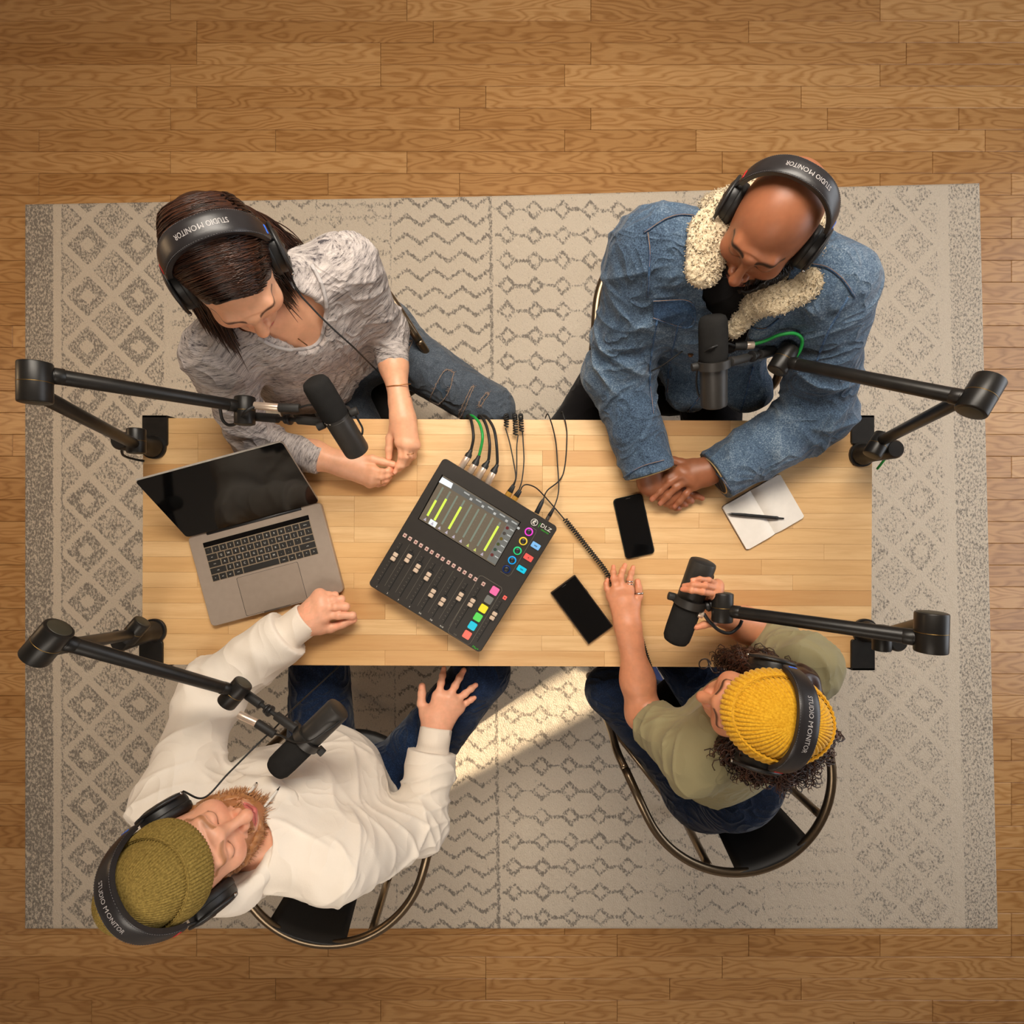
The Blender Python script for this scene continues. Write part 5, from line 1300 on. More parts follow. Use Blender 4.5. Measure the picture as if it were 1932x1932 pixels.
# ================= woman in the grey striped top (far left)
def person_grey():
    B = Body('person', 'person in a grey striped top and ripped jeans, fingers touching on the table', (-.49, .44, .01)); sk = srgb(228, 168, 132)
    p = dict(N=(-.552, .462, 1.015), SL=(-.352, .530, .985), SR=(-.640, .330, .975), EL=(-.312, .452, .765), ER=W(478, 826, .785), WL=W(743, 692, .778), WR=W(606, 869, .782),
             PV=(-.47, .47, .55), HL=(-.39, .51, .52), HR=(-.56, .43, .52), KL=W(925, 772, .57), KR=(-.36, .09, .57), AL=(-.03, .21, .09), AR=(-.34, .14, .09))
    inner(B, p, sk, waist=.118, chest=.138, hips=.145, sh=.046)
    R, C = head(B, (-.520, .446, 1.160), (.40, -.89, -.22), (.20, -.08, .97), p['N'], sk, srgb(196, 96, 88), srgb(74, 44, 32), nose=.98, width=.95, female=True)
    # hands
    a = zz(600, 680, 7.727, .79)
    arm_skin(B, sk, p['EL'], a(1238, 850, .004), [[a(1195, 1195, .006), a(1215, 1400, .0), a(1170, 1540, -.012), a(1122, 1632, -.018)], [a(1275, 1215, .010), a(1285, 1400, .004), a(1235, 1530, -.012), a(1180, 1590, -.024)],
        [a(1360, 1225, .006), a(1352, 1400, -.006), a(1290, 1500, -.022), a(1220, 1540, -.03)], [a(1425, 1235, -.004), a(1390, 1400, -.018), a(1320, 1470, -.030), a(1250, 1490, -.034)]],
        [a(1120, 1000, -.004), a(1045, 1130, -.008), a(1035, 1290, -.014), a(1035, 1420, -.018)], .0325, .0225, .0078, .0125)
    a = zz(600, 680, 7.727, .772)
    arm_skin(B, sk, p['ER'], a(400, 1520, .0), [[a(800, 1590, .010), a(930, 1625, .010), a(1030, 1610, .002), a(1085, 1590, -.006)], [a(790, 1680, .008), a(920, 1700, .008), a(1010, 1680, .0), a(1075, 1650, -.008)],
        [a(775, 1745, .002), a(910, 1760, .0), a(1000, 1740, -.008), a(1050, 1705, -.014)], [a(755, 1790, -.010), a(880, 1805, -.014), a(960, 1790, -.018), a(1010, 1760, -.02)]],
        [a(620, 1440, .002), a(790, 1435, .008), a(930, 1475, .006), a(1100, 1515, .004)], .034, .0235, .0078, .0125, start=.45)
    B.finish()
    # top
    f, t = torso_field(p, .0, .0042, .128, .150, .66, .0, .050, (.058, .050, .037), hips=.155); f.cone(t['wa'], W(612, 712, .67), .12, .085, .05); f.cone(t['wa'], W(545, 722, .69), .12, .08, .05)
    fw, u, r = t['fw'], t['u'], t['r']
    f.cone(p['N'] + fw * .03 + [0, 0, .02], W(556, 592, 1.0), .066, .060, .012, op='sub'); f.cone(W(556, 592, 1.0), W(578, 630, .98), .060, .040, .012, op='sub'); f.cone(np.asarray(p['N']) + [0, 0, .05], np.asarray(p['N']) + [0, 0, -.02], .075, .06, .01, op='sub')
    for E, Wp in (('EL', 'WL'), ('ER', 'WR')): f.cutcyl(p[Wp], np.asarray(p[Wp]) - p[E], .06, .08)
    m = knit('heather_knit', srgb(78, 73, 76), srgb(204, 193, 187))
    top = cloth(B, 'knit_top', f, m, seg_list(p), .0190, 1.3, [(p['EL'], .13, 1.0), (p['ER'], .15, 1.0), (t['wa'] + fw * .1, .16, 1.1), (p['SL'], .14, .7), (p['SR'], .14, .8)], around=.09, along=.030, damp=[(p['WL'], .03, .04), (p['WR'], .03, .04)])
    # neckline band and cuffs
    nl = drape_fn(top, B.th.loc)([(588, 500), (606, 535), (615, 575), (612, 622), (594, 653), (556, 660), (516, 652), (486, 636)], .002, 6)
    B.th.part('neck_band', G().tube(nl, .0042, 8, True), knit('band_knit', srgb(120, 116, 118), srgb(206, 198, 194)), top)
    # jeans
    jm = denim('grey_denim', srgb(50, 56, 66), srgb(80, 88, 98), srgb(118, 126, 134), .3)
    lf = leg_field(p, .090, .066, .05); segs = [(p['HL'], p['KL'], .08), (p['KL'], p['AL'], .06), (p['HR'], p['KR'], .08), (p['KR'], p['AR'], .06)]
    jeans = cloth(B, 'jeans', lf, jm, segs, .004, 3., [(p['KL'], .15, 1.0), (p['HL'], .15, .8)])
    thread = plain('frayed_thread', srgb(150, 128, 112), .9); under = denim('rip_denim', srgb(40, 48, 58), srgb(60, 72, 84), srgb(88, 100, 108), .1)
    dj = drape_fn(jeans, B.th.loc)
    for pts in ([(856, 702), (840, 699), (823, 726), (811, 755), (807, 764), (823, 766), (840, 751), (852, 726)], [(894, 729), (888, 734), (873, 766), (866, 784), (870, 786), (881, 763)], [(923, 743), (917, 742), (904, 762), (908, 765)], [(778, 642), (770, 646), (763, 668), (769, 667)]):
        ring = dj(pts + pts[:1], .0015, 4); n_ = len(ring) - 1
        if n_ < 6: continue
        ring = ring + np.random.RandomState(n_).normal(0, .0006, ring.shape); ring[-1] = ring[0]
        cen_ = dj([tuple(np.mean(pts, 0)), tuple(np.mean(pts, 0) + .5)], .001, 1)[:1]
        tear = B.th.part('tear', G().tube(ring, .0011, 6, False), thread, jeans); q_ = np.random.RandomState(n_ + 5); fr_ = np.repeat(ring[:-1], 5, 0); dr_ = unit(ring[1] - ring[0])
        e_ = fr_ - cen_; e_ /= np.linalg.norm(e_, axis=1)[:, None] + 1e-9; e_ = e_ * q_.uniform(-.006, .004, (len(fr_), 1)) + q_.normal(0, .0022, fr_.shape) * [1, 1, .3]; fr_ = fr_ + q_.normal(0, .0015, fr_.shape) * [1, 1, .2]
        sv_, sq_ = strands(fr_[:, None] + e_[:, None] * np.linspace(0, 1, 3)[None, :, None] + np.array([0, 0, .0012]), np.array([.0005, .0005, .0003])); o = B.th.mpart('frayed_threads', mesh_np('frayed_threads', sv_, sq_, True), thread, tear); o['kind'] = 'stuff'
        B.th.part('tear_patch', G().add(np.r_[ring[:-1], cen_], [np.stack([np.arange(n_), (np.arange(n_) + 1) % n_, np.full(n_, n_)], 1)]), under, tear)
    sm_ = plain('dark_shoe', srgb(40, 36, 34), .7); so = plain('white_sole', srgb(220, 214, 204), .7)
    shoe(B, p['AL'], (.3, -.9), sm_, so); shoe(B, p['AR'], (.1, -1), sm_, so)
    # hair: base cap plus strands
    hm = hair_mat('dark_brown_hair', srgb(28, 15, 10), srgb(86, 50, 32)); rs = np.random.RandomState(4)
    cf = Field((-.15, -.16, -.24), (.15, .15, .16), .004)
    cf.ell((0, -.017, .038), (.0795, .104, .0945), 0); cf.ell((0, .104, -.008), (.080, .078, .106), .012, op='sub'); cf.cut((0, .0, -.045), (0, 0, -1))
    for s in (-1, 1):
        cf.cone((s * .070, -.035, .0), (s * .085, -.03, -.11), .034, .022, .03); cf.cone((s * .085, -.03, -.11), (s * .095, .01, -.17), .022, .010, .02)
    cf.cone((0, -.085, -.02), (0, -.095, -.13), .045, .03, .03)
    V, Q = cf.mesh(2); me = mesh_np('hair', V @ R.T + C, Q, True); set_col(me, (.18 + .12 * vnoise(V * np.array([30, 120, 30])))[:, None] * np.ones((1, 3))); hair = B.th.mpart('hair', me, hm)
    n = 2600; K = 16; t_ = np.linspace(0, 1, K); P = np.zeros((n, K, 3)); s = np.where(rs.rand(n) < .62, 1, -1); y0 = rs.uniform(-.092, .076, n); part = -.030
    # the wearer's right is +x; parted on her left, swept across
    for k in range(K):
        ph = t_[k] * 2.0; phi = np.minimum(ph, 1.0) * 1.62; fall = np.maximum(ph - 1.0, 0) * rs.uniform(.10, .19, n) * 1.0 if k == 0 else np.maximum(ph - 1.0, 0) * fl_
        if k == 0: fl_ = rs.uniform(.10, .24, n); fwd_ = np.abs(rs.normal(0, .012, n)) - .004; wob = rs.uniform(0, 6.28, n); jit = rs.normal(0, .16, n); rad_ = rs.uniform(.998, 1.045, n); fall = 0
        a0 = math.asin(part / .087) + jit; ang = a0 * 1.0 * (1 - np.minimum(ph, 1)) + s * phi * (1 if True else 0)
        cr = np.sqrt(np.maximum(1 - ((y0 + .017) / .112) ** 2, .12)); yy = y0 - .030 * np.minimum(ph, 1) ** 1.5 * (y0 > -.02)
        x = .0825 * cr * np.sin(ang) * rad_ + s * .018 * np.maximum(ph - 1, 0); z = .038 + .0975 * cr * np.cos(ang) * rad_ - fall
        y = yy + fwd_ * np.maximum(ph - 1, 0) * 1.6 + .007 * np.sin(wob + ph * 4) * np.minimum(ph, 1) + np.where(s > 0, .055, .015) * np.maximum(ph - 1, 0) ** 2 * (y0 > -.02)
        P[:, k] = np.stack([x + .003 * np.sin(wob * 2 + ph * 3), y, z], 1)
    V, Q = strands(P, np.r_[.0011, np.full(K - 3, .0013), .0009, .0003]); me = mesh_np('hair_strands', V @ R.T + C, Q, True)
    set_col(me, np.repeat(np.clip(rs.normal(.35, .25, n), 0, 1), K * 3)[:, None] * np.ones((1, 3))); o = B.th.mpart('hair_strands', me, hm, hair); o['kind'] = 'stuff'
    nl_ = 420; tt_ = np.linspace(0, 1, 14); rt_ = rs.uniform(0, 1, nl_); Pl = np.zeros((nl_, 14, 3)); ph_ = rs.uniform(0, 6.28, nl_); en_ = rs.uniform(.6, 1.05, nl_)
    for k, q in enumerate(tt_):
        Pl[:, k] = np.stack([-.066 - (.055 + .025 * rt_) * q * en_ + .006 * np.sin(ph_ + q * 6), -.035 - .05 * rt_ + (.03 * rt_ + .02) * q ** 2 + .006 * np.cos(ph_ + q * 5), .01 - .19 * q * en_ + .02 * rt_], 1)
    V, Q = strands(Pl, np.r_[np.full(11, .0013), .001, .0007, .0003]); me = mesh_np('hair_lock', V @ R.T + C, Q, True); set_col(me, np.repeat(np.clip(rs.normal(.55, .25, nl_), 0, 1), 14 * 3)[:, None] * np.ones((1, 3))); o = B.th.mpart('hair_lock', me, hm, hair); o['kind'] = 'stuff'
    # jewellery
    gold = plain('fine_gold', srgb(196, 140, 88), .3, .9)
    nk = B.th.part('necklace', G().tube(spline([W(548, 552, 1.05), W(563, 580, 1.02), W(562, 610, .995), W(556, 634, .978), W(530, 630, .99), W(505, 622, 1.0), W(488, 612, 1.01)], 6), .0008, 5), gold)
    B.th.part('necklace_bar', G().tube([W(556, 634, .984), W(580, 652, .974)], .0014, 6), plain('bar_gold', srgb(110, 78, 48), .35, .9), nk)
    for (x, y, z, rr_, tl) in ((752, 727, .788, .0300, -.25), (755, 751, .790, .0262, -.2)):
        c = W(x, y, z); d = unit(W(757, 800, .79) - W(748, 710, .785)) + np.array([0, 0, tl]); d = unit(d); a_ = unit(np.cross(d, [0, 0, 1])); b_ = np.cross(d, a_)
        B.th.part('bracelet', G().tube([c + rr_ * (math.cos(q) * a_ + .86 * math.sin(q) * b_) for q in np.linspace(0, 2 * np.pi, 33)], .0012, 6, False), gold)
    for c, d in ((W(774, 856, .798), (0.05, -1, -.3)), (W(720, 907, .776), (1, -.1, 0))):
        d = unit(d); a_ = unit(np.cross(d, [0, 0, 1])); b_ = np.cross(d, a_); B.th.part('ring', G().tube([c + .0085 * (math.cos(q) * a_ + math.sin(q) * b_) for q in np.linspace(0, 2 * np.pi, 21)], .0010, 6, False), gold)
    headphones('black headphones with lettered band worn by the woman in the grey top', R, C, .094, .152, .16, cable=[C + R @ np.array([-.108, .0, -.05]), W(556, 540, 1.07), W(590, 582, 1.04), W(628, 620, 1.01), W(668, 656, .96), W(694, 682, .85), W(716, 704, .72), W(740, 730, .64), W(765, 765, .61)])
    return B
person_grey()
chair('tubular armchair under the woman in the grey striped top', (-.535, .425), (.55, -.83))

# ================= bearded man in the denim jacket (far right)
def person_denim():
    B = Body('person', 'person in a blue denim jacket with fleece collar, hands clasped on the table', (.47, .47, .01)); sk = srgb(154, 96, 66)
    p = dict(N=(.49, .555, 1.02), SR=(.285, .535, 1.03), SL=(.655, .462, 1.03), ER=W(1166, 705, .805), EL=W(1545, 782, .815), WR=W(1226, 893, .792), WL=W(1349, 897, .792),
             PV=(.47, .49, .55), HL=(.57, .48, .52), HR=(.37, .50, .52), KL=(.58, .08, .56), KR=(.16, .20, .57), AL=(.60, .10, .09), AR=(.14, .14, .09))
    inner(B, p, sk, waist=.145, chest=.165, hips=.155)
    R, C = head(B, (.478, .530, 1.155), (-.53, -.84, -.02), (-.06, .02, .99), p['N'], sk, srgb(150, 84, 70), srgb(26, 16, 12), nose=1.12, width=1.0, scale=.91, beard=srgb(22, 16, 13))
    beard_strands(B, R, C, 2600, .032, (srgb(10, 8, 7), srgb(40, 29, 24)), droop=.7, seed=3, forward=.8, bulk=.021)
    a = zz(1160, 840, 8.05, .792)       # upper (left) hand
    arm_skin(B, sk, p['EL'], a(1390, 400, .0), [[a(1000, 385, .004), a(800, 480, .0), a(640, 590, -.008), a(535, 700, -.014)], [a(1050, 440, .008), a(830, 560, .004), a(680, 700, -.006), a(565, 820, -.014)],
        [a(1120, 520, .006), a(930, 640, .002), a(800, 770, -.008), a(690, 885, -.016)], [a(1200, 600, .000), a(1080, 740, -.004), a(985, 850, -.014), a(905, 935, -.022)]],
        [a(1180, 300, -.004), a(1010, 270, -.010), a(890, 235, -.014), a(790, 200, -.018)], .040, .026, .0092, .0145, start=.35)
    a = zz(1160, 840, 8.05, .766)       # lower (right) hand
    arm_skin(B, sk, p['ER'], a(560, 560, .004), [[a(980, 640, .0), a(1120, 715, -.002), a(1230, 765, -.006), a(1325, 805, -.008)], [a(940, 720, .0), a(1060, 790, -.004), a(1120, 830, -.008), a(1165, 850, -.012)],
        [a(880, 790, -.002), a(980, 850, -.006), a(1030, 885, -.010), a(1075, 905, -.014)], [a(790, 850, -.006), a(860, 920, -.008), a(930, 950, -.012), a(975, 960, -.014)]],
        [a(760, 480, .0), a(880, 420, .002), a(960, 400, .0), a(1040, 400, -.004)], .040, .026, .0092, .0145, start=.35)
    B.finish()
    tf, t = torso_field(p, -.002, .006, .150, .170, .66, arms=False, hips=.16); fw, u, r = t['fw'], t['u'], t['r']
    tee = cloth(B, 'black_shirt', tf, cotton('black_cotton', srgb(22, 20, 20)), seg_list(p, False), .006, 2.)
    f, t = torso_field(p, .012, .0042, .158, .178, .66, .0, .064, (.072, .066, .052), hips=.17); f.cone(t['wa'], W(1300, 735, .70), .13, .060, .05); f.cone(t['wa'], W(1410, 735, .70), .13, .060, .05)
    nn = np.asarray(p['N'])
    hc = C + R @ np.array([0, .045, -.105]); f.ell(hc, (.100, .100, .085), .01, op='sub')
    f.cone(nn + [0, 0, .06], nn + fw * .06 - u * .02, .074, .062, .01, op='sub'); f.cone(nn + fw * .04 + [0, 0, .04], W(1398, 566, 1.06), .060, .050, .01, op='sub'); f.cone(W(1398, 566, 1.06), W(1378, 640, .98), .050, .032, .01, op='sub')
    f.cone(W(1400, 575, 1.06), W(1368, 680, .93), .030, .030, .01, op='sub'); f.cone(W(1368, 680, .93), W(1316, 785, .80), .030, .040, .01, op='sub')
    f.cone(W(1316, 785, .80), W(1300, 830, .6), .040, .07, .01, op='sub')
    for E, Wp in (('EL', 'WL'), ('ER', 'WR')):
        d = unit(np.asarray(p[Wp]) - p[E]); f.cone(np.asarray(p[Wp]) - d * .045, np.asarray(p[Wp]) + d * .02, .053, .052, .004); f.cutcyl(p[Wp], d, .085, .10)
    dm = denim('blue_denim', srgb(34, 45, 62), srgb(80, 100, 122), srgb(156, 170, 180), .85)
    jk = cloth(B, 'denim_jacket', f, dm, seg_list(p), .0260, 4.2, [(p['EL'], .19, 1.0), (p['ER'], .19, 1.0), (p['SL'], .13, .55), (p['SR'], .13, .55), (t['wa'] + fw * .12, .18, .6)], around=.13, along=.042, damp=[(p['WL'], .045, .06), (p['WR'], .045, .06)])
    seam = plain('tan_thread', srgb(150, 118, 84), .8); dk = denim('seam_denim', srgb(28, 42, 66), srgb(58, 84, 116), srgb(120, 146, 170), .4)
    # stitched seams follow the jacket's surface: cast the traced lines down onto it
    drape = drape_fn(jk, B.th.loc)
    lines = [[(1215, 440), (1260, 412), (1300, 407), (1340, 420)], [(1222, 440), (1226, 480), (1222, 560)], [(1612, 560), (1590, 528), (1560, 505), (1530, 498)], [(1600, 560), (1560, 630), (1535, 700)],
             [(1232, 568), (1300, 568), (1312, 605), (1290, 617), (1232, 600)], [(1240, 600), (1225, 700), (1232, 780)], [(1280, 610), (1262, 700), (1258, 780)], [(1336, 700), (1318, 750), (1284, 790)], [(1178, 900), (1210, 880), (1252, 868)], [(1338, 884), (1362, 900), (1378, 924)],
             [(1420, 690), (1408, 740), (1395, 785)], [(1470, 600), (1440, 620), (1400, 612)]]
    for L in lines:
        q = drape(L)
        if len(q) > 3:
            so_ = B.th.part('seam', G().tube(q, .0026, 6), dk, jk); B.th.part('stitching', G().tube(q + [0, 0, .0022], .0007, 4), seam, so_)
    for x, y in ((1268, 590), (1338, 600), (1303, 668), (1345, 766), (1392, 632)):
        q = drape([(x, y), (x + 1, y)], .001, 1)
        if len(q): B.th.part('button', G().lathe([(0, .0035), (.005, .003), (.0065, .001), (.0065, 0)], q[0], (0, 0, 1), 14), plain('copper_button', srgb(110, 76, 50), .4, .8), jk)
    flap = drape([(1232, 570), (1262, 566), (1296, 568), (1310, 588), (1303, 612), (1290, 616), (1262, 606), (1234, 600)], .003, 3); c_ = flap.mean(0) + [0, 0, .002]; nf = len(flap)
    B.th.part('pocket_flap', G().add(np.r_[flap, flap - [0, 0, .008], [c_]], [np.stack([np.arange(nf), (np.arange(nf) + 1) % nf, np.full(nf, 2 * nf)], 1)[:, ::-1], np.stack([np.arange(nf), (np.arange(nf) + 1) % nf, (np.arange(nf) + 1) % nf + nf, np.arange(nf) + nf], 1)]), dk, jk, smooth=False)
    # fleece collar: two lapels and the roll behind the neck
    cf = Field((.24, .30, .90), (.76, .74, 1.18), .0038)
    for q in ([W(1364, 398, 1.128), W(1333, 442, 1.126), W(1321, 505, 1.114)], [W(1382, 404, 1.124), W(1344, 455, 1.118), W(1333, 508, 1.108)]):
        for i in range(2): cf.cone(q[i], q[i + 1], .031, .029, .012, flat=.40, flatn=(.25, -.1, 1))
    for q in ([W(1535, 490, 1.10), W(1510, 530, 1.10), W(1468, 560, 1.095)], [W(1510, 470, 1.09), W(1480, 520, 1.085), W(1442, 545, 1.08)]):
        for i in range(2): cf.cone(q[i], q[i + 1], .034, .033, .012, flat=.40, flatn=(-.25, -.1, 1))
    cf.cone(W(1446, 552, 1.085), W(1385, 622, 1.02), .022, .017, .02, flat=.6, flatn=(0, 0, 1))
    cf.cone((.40, .59, 1.085), (.50, .625, 1.09), .034, .034, .02); cf.cone((.50, .625, 1.09), (.58, .56, 1.085), .034, .032, .02)
    V, Q = cf.mesh(1); Nn = normals(V, Q); b = vnoise(V * 190); V = V + Nn * (np.abs(b) * .005 + vnoise(V * 420) * .0012)[:, None]
    fm = NT('fleece'); fc = fm.coord(); ff = fm.noise(fc, 210, 3, .7); fm.set(Base_Color=fm.ramp(ff, [(.3, srgb(176, 152, 118)), (.6, srgb(226, 208, 176)), (.8, srgb(240, 230, 206))]), Roughness=1.0, Specular_IOR_Level=.05, Sheen_Weight=.3, Normal=fm.bump(ff, .9, .004))
    col_ = B.th.mpart('fleece_collar', mesh_np('fleece_collar', V, Q, True), fm.m, jk)
    rs = np.random.RandomState(8); ix = rs.choice(len(V), 5200); base = V[ix]; d = Nn[ix] + rs.normal(0, .6, (len(ix), 3)); d /= np.linalg.norm(d, axis=1)[:, None]; t_ = np.linspace(0, 1, 4)
    Pq = base[:, None] + d[:, None] * t_[None, :, None] * rs.uniform(.002, .0055, (len(ix), 1, 1)) + rs.normal(0, .0011, (len(ix), 4, 3)) * t_[None, :, None]
    sv, sq = strands(Pq, np.array([.0012, .0012, .001, .0005])); o = B.th.mpart('fleece_fibres', mesh_np('fleece_fibres', sv, sq, True), fm.m, col_); o['kind'] = 'stuff'
    for E, Wp in (('EL', 'WL'), ('ER', 'WR')):       # pale lining edge at the cuffs
        d = unit(np.asarray(p[Wp]) - p[E]); a_ = unit(np.cross(d, [0, 0, 1])); b_ = np.cross(d, a_); c = np.asarray(p[Wp]) + d * .001
        B.th.part('cuff_edge', G().tube([c + .0505 * (math.cos(q) * a_ + math.sin(q) * b_) for q in np.linspace(0, 2 * np.pi, 41)], .0018, 6, False), plain('cuff_piping', srgb(206, 176, 122), .8), jk)
        B.th.part('cuff_lining', G().lathe([(0, .0), (.048, .0015)], c, d, 30), cotton('dark_lining', srgb(24, 22, 24)), jk)
    lf = leg_field(p, .098, .072, .055); trousers = cloth(B, 'black_trousers', lf, cotton('black_twill', srgb(24, 22, 23)), [(p['HL'], p['KL'], .08), (p['KL'], p['AL'], .06), (p['HR'], p['KR'], .08), (p['KR'], p['AR'], .06)], .004, 5.)
    sm_ = plain('black_shoe', srgb(28, 27, 27), .6); so = plain('grey_sole', srgb(120, 116, 110), .7); shoe(B, p['AL'], (0, -1), sm_, so); shoe(B, p['AR'], (-.2, -1), sm_, so)
    headphones('black headphones with lettered band worn by the bearded man', R, C, .099, .150, .12, cable=[C + R @ np.array([-.108, .0, -.05]), W(1462, 548, 1.10), W(1430, 578, 1.04), W(1395, 605, .99), W(1365, 625, .88), W(1320, 640, .90), W(1280, 668, .92), W(1245, 692, .90), W(1205, 712, .85), W(1190, 730, .72)])
    return B
person_denim()
chair('tubular armchair under the man in the denim jacket', (.48, .52), (-.05, -1))

# ================= man in the cream hoodie (near left)
def person_hoodie():
    B = Body('person', 'person in a cream hoodie and olive beanie with one hand spread on the knee', (-.47, -.78, .01)); sk = srgb(232, 170, 138)
    p = dict(N=(-.553, -.672, 1.005), SL=(-.728, -.628, .975), SR=(-.372, -.752, .975), EL=W(398, 1304, .805), ER=W(792, 1556, .735), WL=W(580, 1167, .787), WR=W(823, 1374, .668),
             PV=(-.455, -.80, .56), HL=(-.55, -.76, .53), HR=(-.37, -.82, .53), KL=(-.55, -.34, .57), KR=(-.085, -.455, .565), AL=(-.53, -.38, .09), AR=(-.10, -.30, .09))
    inner(B, p, sk, waist=.145, chest=.165, hips=.155)
    R, C = head(B, (-.604, -.644, 1.145), (.80, .585, .06), (-.20, .07, .97), p['N'], sk, srgb(206, 100, 96), srgb(170, 116, 78), nose=1.08, width=1.0, beard=srgb(176, 112, 66), lash=srgb(120, 70, 50), cran=.9)
    beard_strands(B, R, C, 1900, .022, (srgb(150, 88, 46), srgb(226, 168, 112)), droop=.75, seed=5, forward=.8, bulk=.003)
    a = zz(550, 1100, 12.88, .79)       # loose fist by the laptop
    arm_skin(B, sk, p['EL'], a(470, 845, .0), [[a(790, 790, .010), a(1150, 790, .008), a(1480, 790, -.004), a(1420, 830, -.022)], [a(740, 580, .012), a(1060, 575, .012), a(1320, 575, .0), a(1180, 590, -.024)],
        [a(720, 420, .006), a(1000, 405, .006), a(1210, 395, -.004), a(1080, 420, -.026)], [a(680, 300, -.004), a(900, 290, -.004), a(1060, 290, -.012), a(950, 320, -.028)]],
        [a(720, 1060, -.006), a(950, 1090, -.010), a(1230, 990, -.012), a(1500, 880, -.014)], .034, .029, .0098, .0185, start=.5)
    a = zz(760, 1240, 10.73, .655)      # hand spread on the thigh
    arm_skin(B, sk, p['ER'], a(690, 1330, .012), [[a(720, 790, .012), a(775, 520, .006), a(805, 370, -.002), a(832, 232, -.010)], [a(925, 830, .014), a(1060, 580, .008), a(1150, 410, .0), a(1235, 262, -.008)],
        [a(1050, 900, .010), a(1260, 740, .004), a(1380, 640, -.004), a(1478, 562, -.010)], [a(1130, 1020, .002), a(1290, 920, -.004), a(1380, 862, -.010), a(1450, 822, -.014)]],
        [a(470, 1110, .004), a(375, 940, .0), a(385, 740, -.006), a(390, 590, -.010)], .034, .031, .0094, .0185, start=.5)
    B.finish()
    f, t = torso_field(p, .006, .0042, .165, .172, .70, .025, .062, (.070, .064, .058), arms=True, hips=.168); fw, u, r = t['fw'], t['u'], t['r']
    f.cone(np.asarray(p['N']) + [0, 0, .06], np.asarray(p['N']) + [0, 0, .0], .070, .058, .01, op='sub')
    for E, Wp in (('EL', 'WL'), ('ER', 'WR')):
        d = unit(np.asarray(p[Wp]) - p[E]); f.cutcyl(np.asarray(p[Wp]) - d * .058, d, .09, .20)
    m = cotton('cream_fleece', srgb(240, 228, 213), .03, .3, 300, .35)
    hd = cloth(B, 'hoodie', f, m, seg_list(p), .0270, 6.1, [(p['EL'], .2, 1.0), (p['ER'], .2, 1.0), (p['SL'], .16, .7), (p['SR'], .16, .7), (t['wa'] + r * .1, .2, .7)], around=.15, along=.046, damp=[(p['WL'], .08, .06), (p['WR'], .08, .06)])
    for E, Wp in (('EL', 'WL'), ('ER', 'WR')):       # ribbed cuffs
        d = unit(np.asarray(p[Wp]) - p[E]); c0 = np.asarray(p[Wp]) - d * .075
        g = G().lathe([(.060, -.004), (.062, .004), (.055, .012), (.044, .020), (.0425, .03), (.0425, .055), (.0425, .072), (.041, .077), (.037, .076), (.037, .060)], c0, d, 72)
        V = g.verts(); q = V - c0; tt = q @ d; rad = q - tt[:, None] * d; n_ = unit(np.cross(d, [0, 0, 1])); b_ = np.cross(d, n_); an = np.arctan2(rad @ b_, rad @ n_)
        V = V + rad / (np.linalg.norm(rad, axis=1)[:, None] + 1e-9) * (np.cos(an * 36) * .0006)[:, None]; g.V = [V]
        B.th.part('sleeve_cuff', g, cotton('rib_knit', srgb(236, 222, 206), .03, .3, 300), hd)
    # hood fallen round the neck
    hf = Field((-.76, -.95, .88), (-.34, -.48, 1.13), .005); nn = np.asarray(p['N'])
    ring = [nn + r * (.085 * math.cos(q)) + fw * (.085 * math.sin(q)) + u * (.030 - .045 * math.sin(q)) for q in np.linspace(0, 2 * np.pi, 13)]
    for i in range(12): hf.cone(ring[i], ring[i + 1], .022, .022, .02)
    hf.cone(nn - fw * .10 + u * .02, nn - fw * .12 - u * .08, .085, .06, .04, flat=.5, flatn=fw); hf.cone(nn + [0, 0, .08], nn + [0, 0, -.02], .060, .055, .008, op='sub')
    cloth(B, 'hood', hf, m, [(nn - u * .1, nn + u * .1, .1)], .006, 2.2, [(nn, .2, 1.0)], parent=hd)
    drape = drape_fn(hd, B.th.loc)
    for pts in ([(440, 1528), (462, 1504), (480, 1488)], [(490, 1536), (508, 1514), (520, 1500)]):
        q = drape(pts, .010, 5); ds = B.th.part('drawstring', G().tube(q, .0030, 8), cotton('cord', srgb(238, 230, 218)), hd)
        d = unit(q[-1] - q[-2]); B.th.part('cord_tip', G().cyl(q[-1] - d * .002, q[-1] + d * .012, .0026, n=10), plain('dark_tip', srgb(46, 42, 40), .4, .5), ds)
    jm = denim('indigo_denim', srgb(10, 18, 34), srgb(22, 38, 66), srgb(54, 78, 112), .45)
    lf = leg_field(p, .102, .076, .058); jeans = cloth(B, 'jeans', lf, jm, [(p['HL'], p['KL'], .08), (p['KL'], p['AL'], .06), (p['HR'], p['KR'], .08), (p['KR'], p['AR'], .06)], .0055, 7., [(p['HL'], .2, 1.), (p['HR'], .2, 1.)])
    sm_ = plain('tan_shoe', srgb(92, 66, 46), .7); so = plain('cream_sole', srgb(206, 190, 166), .7); shoe(B, p['AL'], (.2, 1), sm_, so); shoe(B, p['AR'], (-.2, 1), sm_, so)
    bt = NT('olive_knit'); bf = bt.noise(bt.coord(), 300, 3); bt.set(Base_Color=bt.ramp(bf, [(.3, srgb(112, 92, 44)), (.7, srgb(158, 134, 72))]), Roughness=.95, Specular_IOR_Level=.1, Normal=bt.bump(bf, .4, .002))
    beanie(B, R, C, bt.m, 84, .05, .0028, .062, .005, .146, .015, 0., 1.0)
    headphones('black headphones over the olive beanie', R, C, .099, .158, .12, cable=[C + R @ np.array([-.112, .01, -.05]), W(385, 1505, 1.09), W(430, 1460, 1.06), W(485, 1405, 1.02), W(520, 1372, .97), W(545, 1345, .92), W(580, 1312, .82), W(620, 1275, .72), W(645, 1250, .66), W(650, 1235, .62)])
    return B
